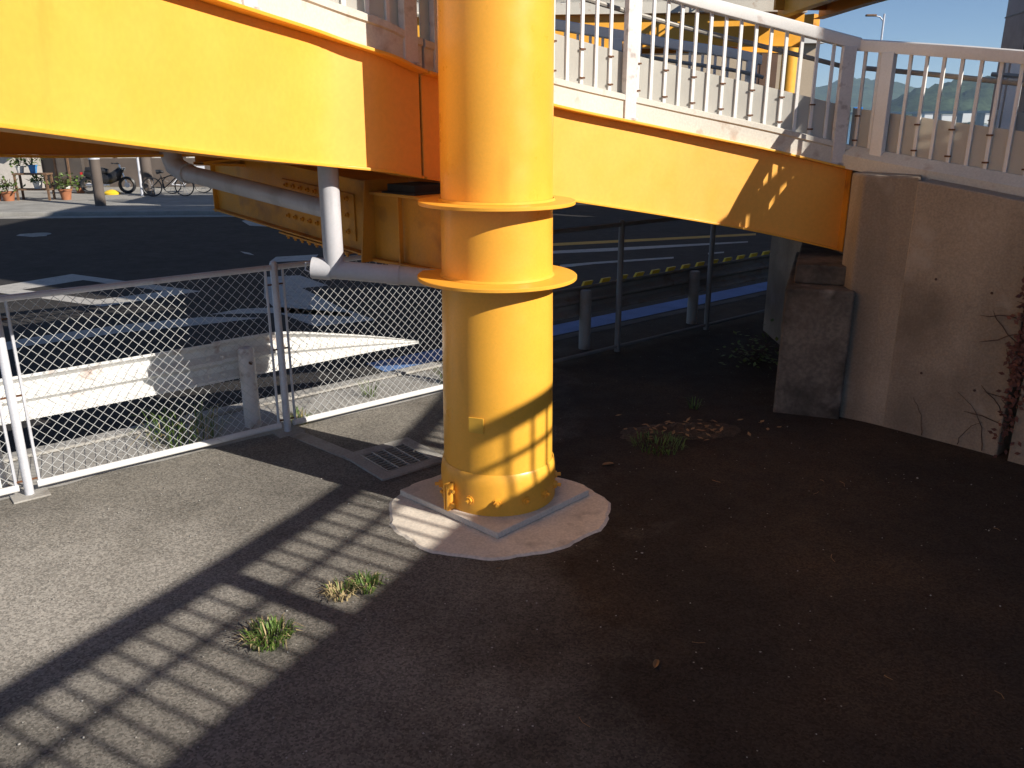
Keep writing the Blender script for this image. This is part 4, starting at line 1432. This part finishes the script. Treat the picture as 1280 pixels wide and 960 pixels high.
hill('hill', 1150, [(1050, 5), (1068, 22), (1100, 36), (1140, 42), (1180, 50), (1215, 55), (1260, 66), (1340, 84), (1500, 100), (1900, 90)], 240)
hill('hill', 2100, [(500, 30), (800, 42), (930, 30), (985, 36), (1020, 44), (1060, 42), (1120, 30), (1200, 20), (1500, 20)], 400)
# far shore buildings and the low bridge over the bay
wb = None
for i, (u, wpx, hpx) in enumerate(((1160, 20, 7), (1184, 24, 6), (1204, 14, 9), (1226, 22, 7), (1250, 26, 8), (998, 28, 9))):
    dist = 880
    c = D(u, 146, dist)
    wid, hei = wpx / FPX * dist, hpx / FPX * dist
    o = empty('shore_building', (c.x, c.y, -3.3), ['low white building on the far shore, left of its row', 'wide white shed on the far shore below the hill', 'taller white block on the far shore', 'pale building on the far shore near the dark tower', 'pale shed on the far shore behind the tower', 'white low building on the far shore left of the lamp'][i], 'building', 'buildings on the far shore')
    MB().box((c.x, c.y, -3.3 + hei / 2 + 2), wid, 20, hei + 4).build('wall', M['white_wall'], o)
    MB().box((c.x, c.y, -3.3 + hei + 4.5), wid * 1.03, 21, 0.9).build('roof', M['grey_conc'], o)
brg = empty('bay_bridge', D(1158, 148, 620).xy.to_3d() + Vector((0, 0, -3.2)), 'low grey road bridge on piers across the bay', 'bridge')
A_, B_ = D(1060, 142, 640), D(1300, 139, 560)
MB().bar(A_, B_, 9, 1.6).build('deck', M['grey_conc'], brg)
for k in range(9):
    q = A_.lerp(B_, (k + 0.5) / 9)
    MB().box((q.x, q.y, (q.z - 4.2) / 2), 3.0, 6, q.z + 2.4).build('pier', M['grey_conc'], brg)

# ------------------------------------------------------------------ left background across the road
def FX(u, v, Y):
    a, b_ = (u - 640) / FPX, (v - 480) / FPX
    t_ = Y / (cp - b_ * sp)
    return Vector((a * t_, Y, HCAM + (-sp - b_ * cp) * t_))


hs = empty('townhouse', (-19, 33.5, 0), 'townhouse with pale plaster wall and wide dark brown shutter', 'house')
xL, xR = FX(-160, 230, 32).x, FX(37, 230, 32).x
MB().prism([(xL, 31.0), (xR, 32.2), (xR, 40), (xL, 40)], 0, 6.5).build('wall', M['plaster'], hs)
MB().box((FX(14, 200, 31.2).x, 31.72, 2.6), 0.35, 0.5, 2.0).build('window', M['glass'], hs)
sx0, sx1 = FX(38, 230, 33.0).x, FX(104, 230, 33.0).x
MB().box(((sx0 + sx1) / 2, 33.2, 1.6), sx1 - sx0, 0.2, 3.2).build('shutter', M['shutter'], hs)
for k in range(1, 4):
    xx = sx0 + (sx1 - sx0) * k / 4
    MB().box((xx, 33.08, 1.6), 0.07, 0.06, 3.2).build('shutter_rail', M['wood'], hs)
MB().box(((sx0 + sx1) / 2, 33.4, 4.9), sx1 - sx0 + 0.2, 0.6, 3.3).build('upper_wall', M['plaster'], hs)
wx0, wx1 = FX(104, 230, 34).x, FX(318, 230, 34).x
gw = empty('boundary_wall', ((wx0 + wx1) / 2, 34, 0), 'long grey boundary wall with white panels behind the parked bikes', 'wall')
MB().box(((wx0 + wx1) / 2, 34.1, 0.55), wx1 - wx0, 0.2, 1.1).build('base_wall', M['pole'], gw)
for k in range(5):
    xx = wx0 + (wx1 - wx0) * (k + 0.5) / 5
    MB().box((xx, 34.1, 1.72), (wx1 - wx0) / 5 - 0.45, 0.1, 1.2).build('panel', M['white_wall'], gw)
    MB().box((xx + (wx1 - wx0) / 10, 34.1, 1.75), 0.12, 0.14, 1.3).build('post', M['shutter'], gw)
bh = empty('rear_building', (-10, 44, 0), 'plain grey building far behind the boundary wall', 'building')
MB().prism([(-40, 42), (-3, 42), (-3, 50), (-40, 50)], 0, 7).build('wall', M['plaster'], bh)
for k in range(6):
    MB().box((-32 + 5 * k, 41.98, 3.4), 1.6, 0.1, 1.3).build('window', M['glass'], bh)


def pole(u, v, r, label, m, h_=9, name='utility_pole', cat='utility pole'):
    c = G(u, v)
    t = empty(name, c, label, cat)
    MB().lathe([(r, 0), (r * 0.75, h_)], 14, c).build('shaft', M[m], t, True)
    MB().lathe([(r * 1.04, 1.4), (r * 1.04, 1.46)], 14, c).build('band', M['galv'], t, True)
    return t


pole(126, 257, 0.16, 'brown concrete utility pole standing at the far kerb', 'pole')
pole(187, 244, 0.19, 'darker utility pole beside the parked bicycles', 'pole')
t = pole(178, 245, 0.045, 'thin pale sign pole between the two utility poles', 'galv', 3.2, 'sign_pole', 'pole')


# potted plants on a shelf
def pot(c, r, h_, label, m, plant=0.35, pm='weed'):
    t = empty('potted_plant', c, label, 'potted plant', 'potted plants by the townhouse')
    c = Vector(c)
    MB().lathe([(r * 0.7, 0), (r, h_), (r * 1.08, h_), (r * 1.08, h_ * 0.86)], 14, c).build('pot', M[m], t, True)
    b = MB()
    for _ in range(70):
        p = c + Vector((random.gauss(0, r * 0.9), random.gauss(0, r * 0.9), h_ + abs(random.gauss(0, plant * 0.5))))
        d = Vector((random.gauss(0, 1), random.gauss(0, 1), random.gauss(0.3, 0.6))).normalized()
        s_ = d.cross(Vector((0, 0, 1))).normalized() * 0.05
        b.add([p, p + d * 0.08 + s_, p + d * 0.17, p + d * 0.08 - s_], [(0, 1, 2, 3)])
    b.build('leaves', M[pm], t)
    b = MB()
    for _ in range(5):
        b.tube([c + Vector((0, 0, h_ * 0.9)), c + Vector((random.gauss(0, r * .6), random.gauss(0, r * .6), h_ + plant * 0.8))], 0.01, 4)
    b.build('stems', M['vine'], t)
    return t


c = G(46, 250)
sh = empty('plant_shelf', c, 'low wooden plant shelf with two tiers in front of the townhouse', 'shelf')
for z in (0.35, 0.85):
    MB().box((c.x, c.y, z), 1.15, 0.4, 0.05).build('board', M['wood'], sh)
for sx in (-0.52, 0.52):
    for sy in (-0.16, 0.16):
        MB().box((c.x + sx, c.y + sy, 0.42), 0.06, 0.06, 0.85).build('leg', M['wood'], sh)
pot((c.x - 0.38, c.y, 0.877), 0.13, 0.22, 'white potted plant on the left of the shelf top', 'white_wall', 0.45)
pot((c.x + 0.05, c.y, 0.877), 0.14, 0.26, 'blue potted plant on the shelf top', 'blue_plastic', 0.5, 'grass')
pot((c.x + 0.12, c.y, 0.377), 0.16, 0.24, 'white trough plant on the lower shelf tier', 'white_wall', 0.15)
pot((c.x + 0.95, c.y + 0.1, 0), 0.2, 0.35, 'terracotta potted bush standing right of the shelf', 'terracotta', 0.5)
pot((c.x - 0.75, c.y - 0.3, 0), 0.22, 0.3, 'dark bushy potted plant left of the shelf', 'terracotta', 0.5)
pot((c.x - 1.15, c.y - 0.35, 0), 0.2, 0.3, 'dark potted fern at the far left of the plants', 'terracotta', 0.4)
c = G(84, 242)
pot(c, 0.15, 0.28, 'small white pot with red rim plant before the shutter', 'white_wall', 0.35)
pot(c + Vector((0.4, 0.2, 0)), 0.17, 0.2, 'leafy potted plant right of the white pot', 'terracotta', 0.45, 'grass')


def wheel(b, c, r, ax, tube=0.03):
    c = Vector(c)
    side = Vector((-ax.y, ax.x, 0))
    ring_ = [c + ax * r * math.cos(R(15 * k)) + Vector((0, 0, r * math.sin(R(15 * k)))) for k in range(25)]
    b.tube(ring_, tube, 6, False)
    return side


def bicycle(c, rz, label, fm):
    c = Vector((c[0], c[1], 0))
    ax = Vector((math.cos(rz), math.sin(rz), 0))
    t = empty('bicycle', c, label, 'bicycle', 'parked bicycles across the road')
    Z = lambda x, z: c + ax * x + Vector((0, 0, z))
    for x in (-0.53, 0.53):
        b = MB()
        wheel(b, Z(x, 0.34), 0.31, ax, 0.022)
        wo = b.build('wheel', M['black'], t, True)
        b = MB()
        for k in range(10):
            a = R(36 * k)
            b.tube([Z(x, 0.34), Z(x + 0.3 * math.cos(a), 0.34 + 0.3 * math.sin(a))], 0.004, 4, False)
        b.build('spokes', M['chrome'], wo)
    b = MB()
    for q in (((-0.53, .34), (-.13, .30)), ((-.13, .30), (-.22, .78)), ((-.53, .34), (-.2, .66)), ((-.13, .30), (.36, .72)), ((-.2, .62), (.36, .8)), ((.34, .9), (.53, .34))):
        b.tube([Z(*q[0]), Z(*q[1])], 0.018, 6)
    b.build('frame', M[fm], t, True)
    MB().tube([Z(-.34, .84), Z(-.2, .86), Z(-.1, .83)], [0.08, 0.06, 0.03], 8).build('saddle', M['black'], t, True)
    sd = Vector((-ax.y, ax.x, 0))
    MB().tube([Z(.3, 1.0) + sd * 0.28, Z(.36, .96), Z(.3, 1.0) - sd * 0.28], 0.014, 6).build('handlebar', M['chrome'], t, True)
    MB().box(Z(.5, .84), 0.28, 0.32, 0.24, rz).build('basket', M['galv'], t)
    return t


c = G(212, 246)
bicycle((c.x, c.y), 0.15, 'black bicycle parked by the darker utility pole, left one of the pair', 'black')
c = G(232, 243)
bicycle((c.x, c.y + 0.3), 0.35, 'silver bicycle parked right of the black one', 'galv')
c = G(287, 240)
bicycle((c.x, c.y + 1.2), 0.1, 'pale bicycle parked behind the striped bollard', 'white')

c = G(137, 242)
mt = empty('motorcycle', c, 'black motorcycle parked between the utility poles across the road', 'motorcycle')
ax = Vector((math.cos(0.15), math.sin(0.15), 0))
Z = lambda x, z: Vector((c.x, c.y, 0)) + ax * x + Vector((0, 0, z))
for x in (-0.65, 0.65):
    b = MB()
    wheel(b, Z(x, 0.3), 0.25, ax, 0.06)
    wo = b.build('wheel', M['black'], mt, True)
    sd = Vector((-ax.y, ax.x, 0))
    MB().tube([Z(x, 0.3) - sd * 0.05, Z(x, 0.3) + sd * 0.05], 0.09, 14).build('hub', M['galv'], wo, True)
MB().tube([Z(-0.75, 0.72), Z(-0.4, 0.62), Z(0.0, 0.5), Z(0.3, 0.62), Z(0.5, 0.85)], [0.1, 0.17, 0.2, 0.2, 0.12], 12).build('body', M['black'], mt, True)
MB().tube([Z(-0.7, 0.84), Z(-0.3, 0.82), Z(0.05, 0.78)], [0.1, 0.15, 0.1], 10).build('seat', M['black'], mt, True)
MB().tube([Z(0.45, 1.02), Z(0.65, 0.3)], 0.04, 8).build('fork', M['chrome'], mt, True)
sd = Vector((-ax.y, ax.x, 0))
MB().tube([Z(0.3, 1.08) + sd * 0.33, Z(0.45, 1.04), Z(0.3, 1.08) - sd * 0.33], 0.02, 6).build('handlebar', M['black'], mt, True)
MB().lathe([(0.03, -0.06), (0.09, 0.0), (0.095, 0.06)], 12, Z(0.58, 0.85)).build('headlight', M['chrome'], mt, True)
MB().box(Z(-0.85, 0.72), 0.06, 0.14, 0.08, 0.15).build('tail_light', M['red'], mt)
MB().tube([Z(0.1, 0.3) - sd * 0.17, Z(-0.7, 0.32) - sd * 0.19], 0.05, 8).build('exhaust', M['chrome'], mt, True)
c = G(140, 243)
tag(MB().lathe([(0.28, 0.0), (0.3, 0.06), (0.16, 0.14), (0.03, 0.17)], 14, c).build('yellow_block', M['yellow_plastic'], None, True, loc=c), 'small yellow wheel ramp block on the pavement under the motorcycle', 'block')
c = G(293, 243)
bo = empty('bollard', c, 'grey bollard with yellow and black striped top', 'bollard')
MB().lathe([(0.13, 0), (0.13, 0.62)], 14, c).build('lower_post', M['grey_conc'], bo, True)
MB().lathe([(0.14, 0.62), (0.14, 1.1), (0.1, 1.14)], 14, c).build('sleeve', M['yellow_plastic'], bo, True)
for k in range(3):
    MB().lathe([(0.143, 0.66 + 0.15 * k), (0.143, 0.72 + 0.15 * k)], 14, c, False).build('stripe', M['black'], bo, True)

# pink sticker on the left railing post is a part of the rail: a small label plate
# ------------------------------------------------------------------ haze
hz = MB().box((0, 1050, 55), 5200, 2900, 140).build('haze', M['white'])
tag(hz, kind='stuff')
hm = bpy.data.materials.new('haze_air')
hm.use_nodes = True
nt = hm.node_tree
nt.nodes.remove(nt.nodes['Principled BSDF'])
pv = nt.nodes.new('ShaderNodeVolumePrincipled')
pv.inputs['Color'].default_value = (0.55, 0.76, 1.0, 1)
pv.inputs['Density'].default_value = 0.0002
nt.links.new(pv.outputs['Volume'], nt.nodes['Material Output'].inputs['Volume'])
hz.data.materials[0] = hm

# ------------------------------------------------------------------ light
SUN_EL, SUN_AZ = R(29), math.atan2(-0.5, 0.866)   # direction towards the sun in the XY plane
sun = bpy.data.objects.new('sun', bpy.data.lights.new('sun', 'SUN'))
col.objects.link(sun)
sun.data.energy = 4.8
sun.data.angle = R(0.3)
sun.data.color = (1.0, 0.93, 0.82)
ds = Vector((math.cos(SUN_AZ) * math.cos(SUN_EL), math.sin(SUN_AZ) * math.cos(SUN_EL), math.sin(SUN_EL)))
sun.rotation_euler = ds.to_track_quat('Z', 'Y').to_euler()
world = bpy.data.worlds.new('World')
scene.world = world
world.use_nodes = True
wn = world.node_tree
sky = wn.nodes.new('ShaderNodeTexSky')
sky.sky_type = 'NISHITA'
sky.sun_disc = False
sky.sun_elevation = SUN_EL
sky.sun_rotation = math.pi / 2 - SUN_AZ
sky.air_density = 0.6
sky.dust_density = 0.0
sky.ozone_density = 3.0
wn.links.new(sky.outputs['Color'], wn.nodes['Background'].inputs['Color'])
wn.nodes['Background'].inputs['Strength'].default_value = 0.07
scene.view_settings.view_transform = 'Standard'
scene.view_settings.look = 'None'
scene.view_settings.exposure = 0.6
scene.view_settings.gamma = 1
scene.view_settings.use_curve_mapping = False
scene.cycles.use_denoising = True
scene.cycles.max_bounces = 6
scene.cycles.volume_bounces = 0
scene.cycles.sample_clamp_indirect = 6
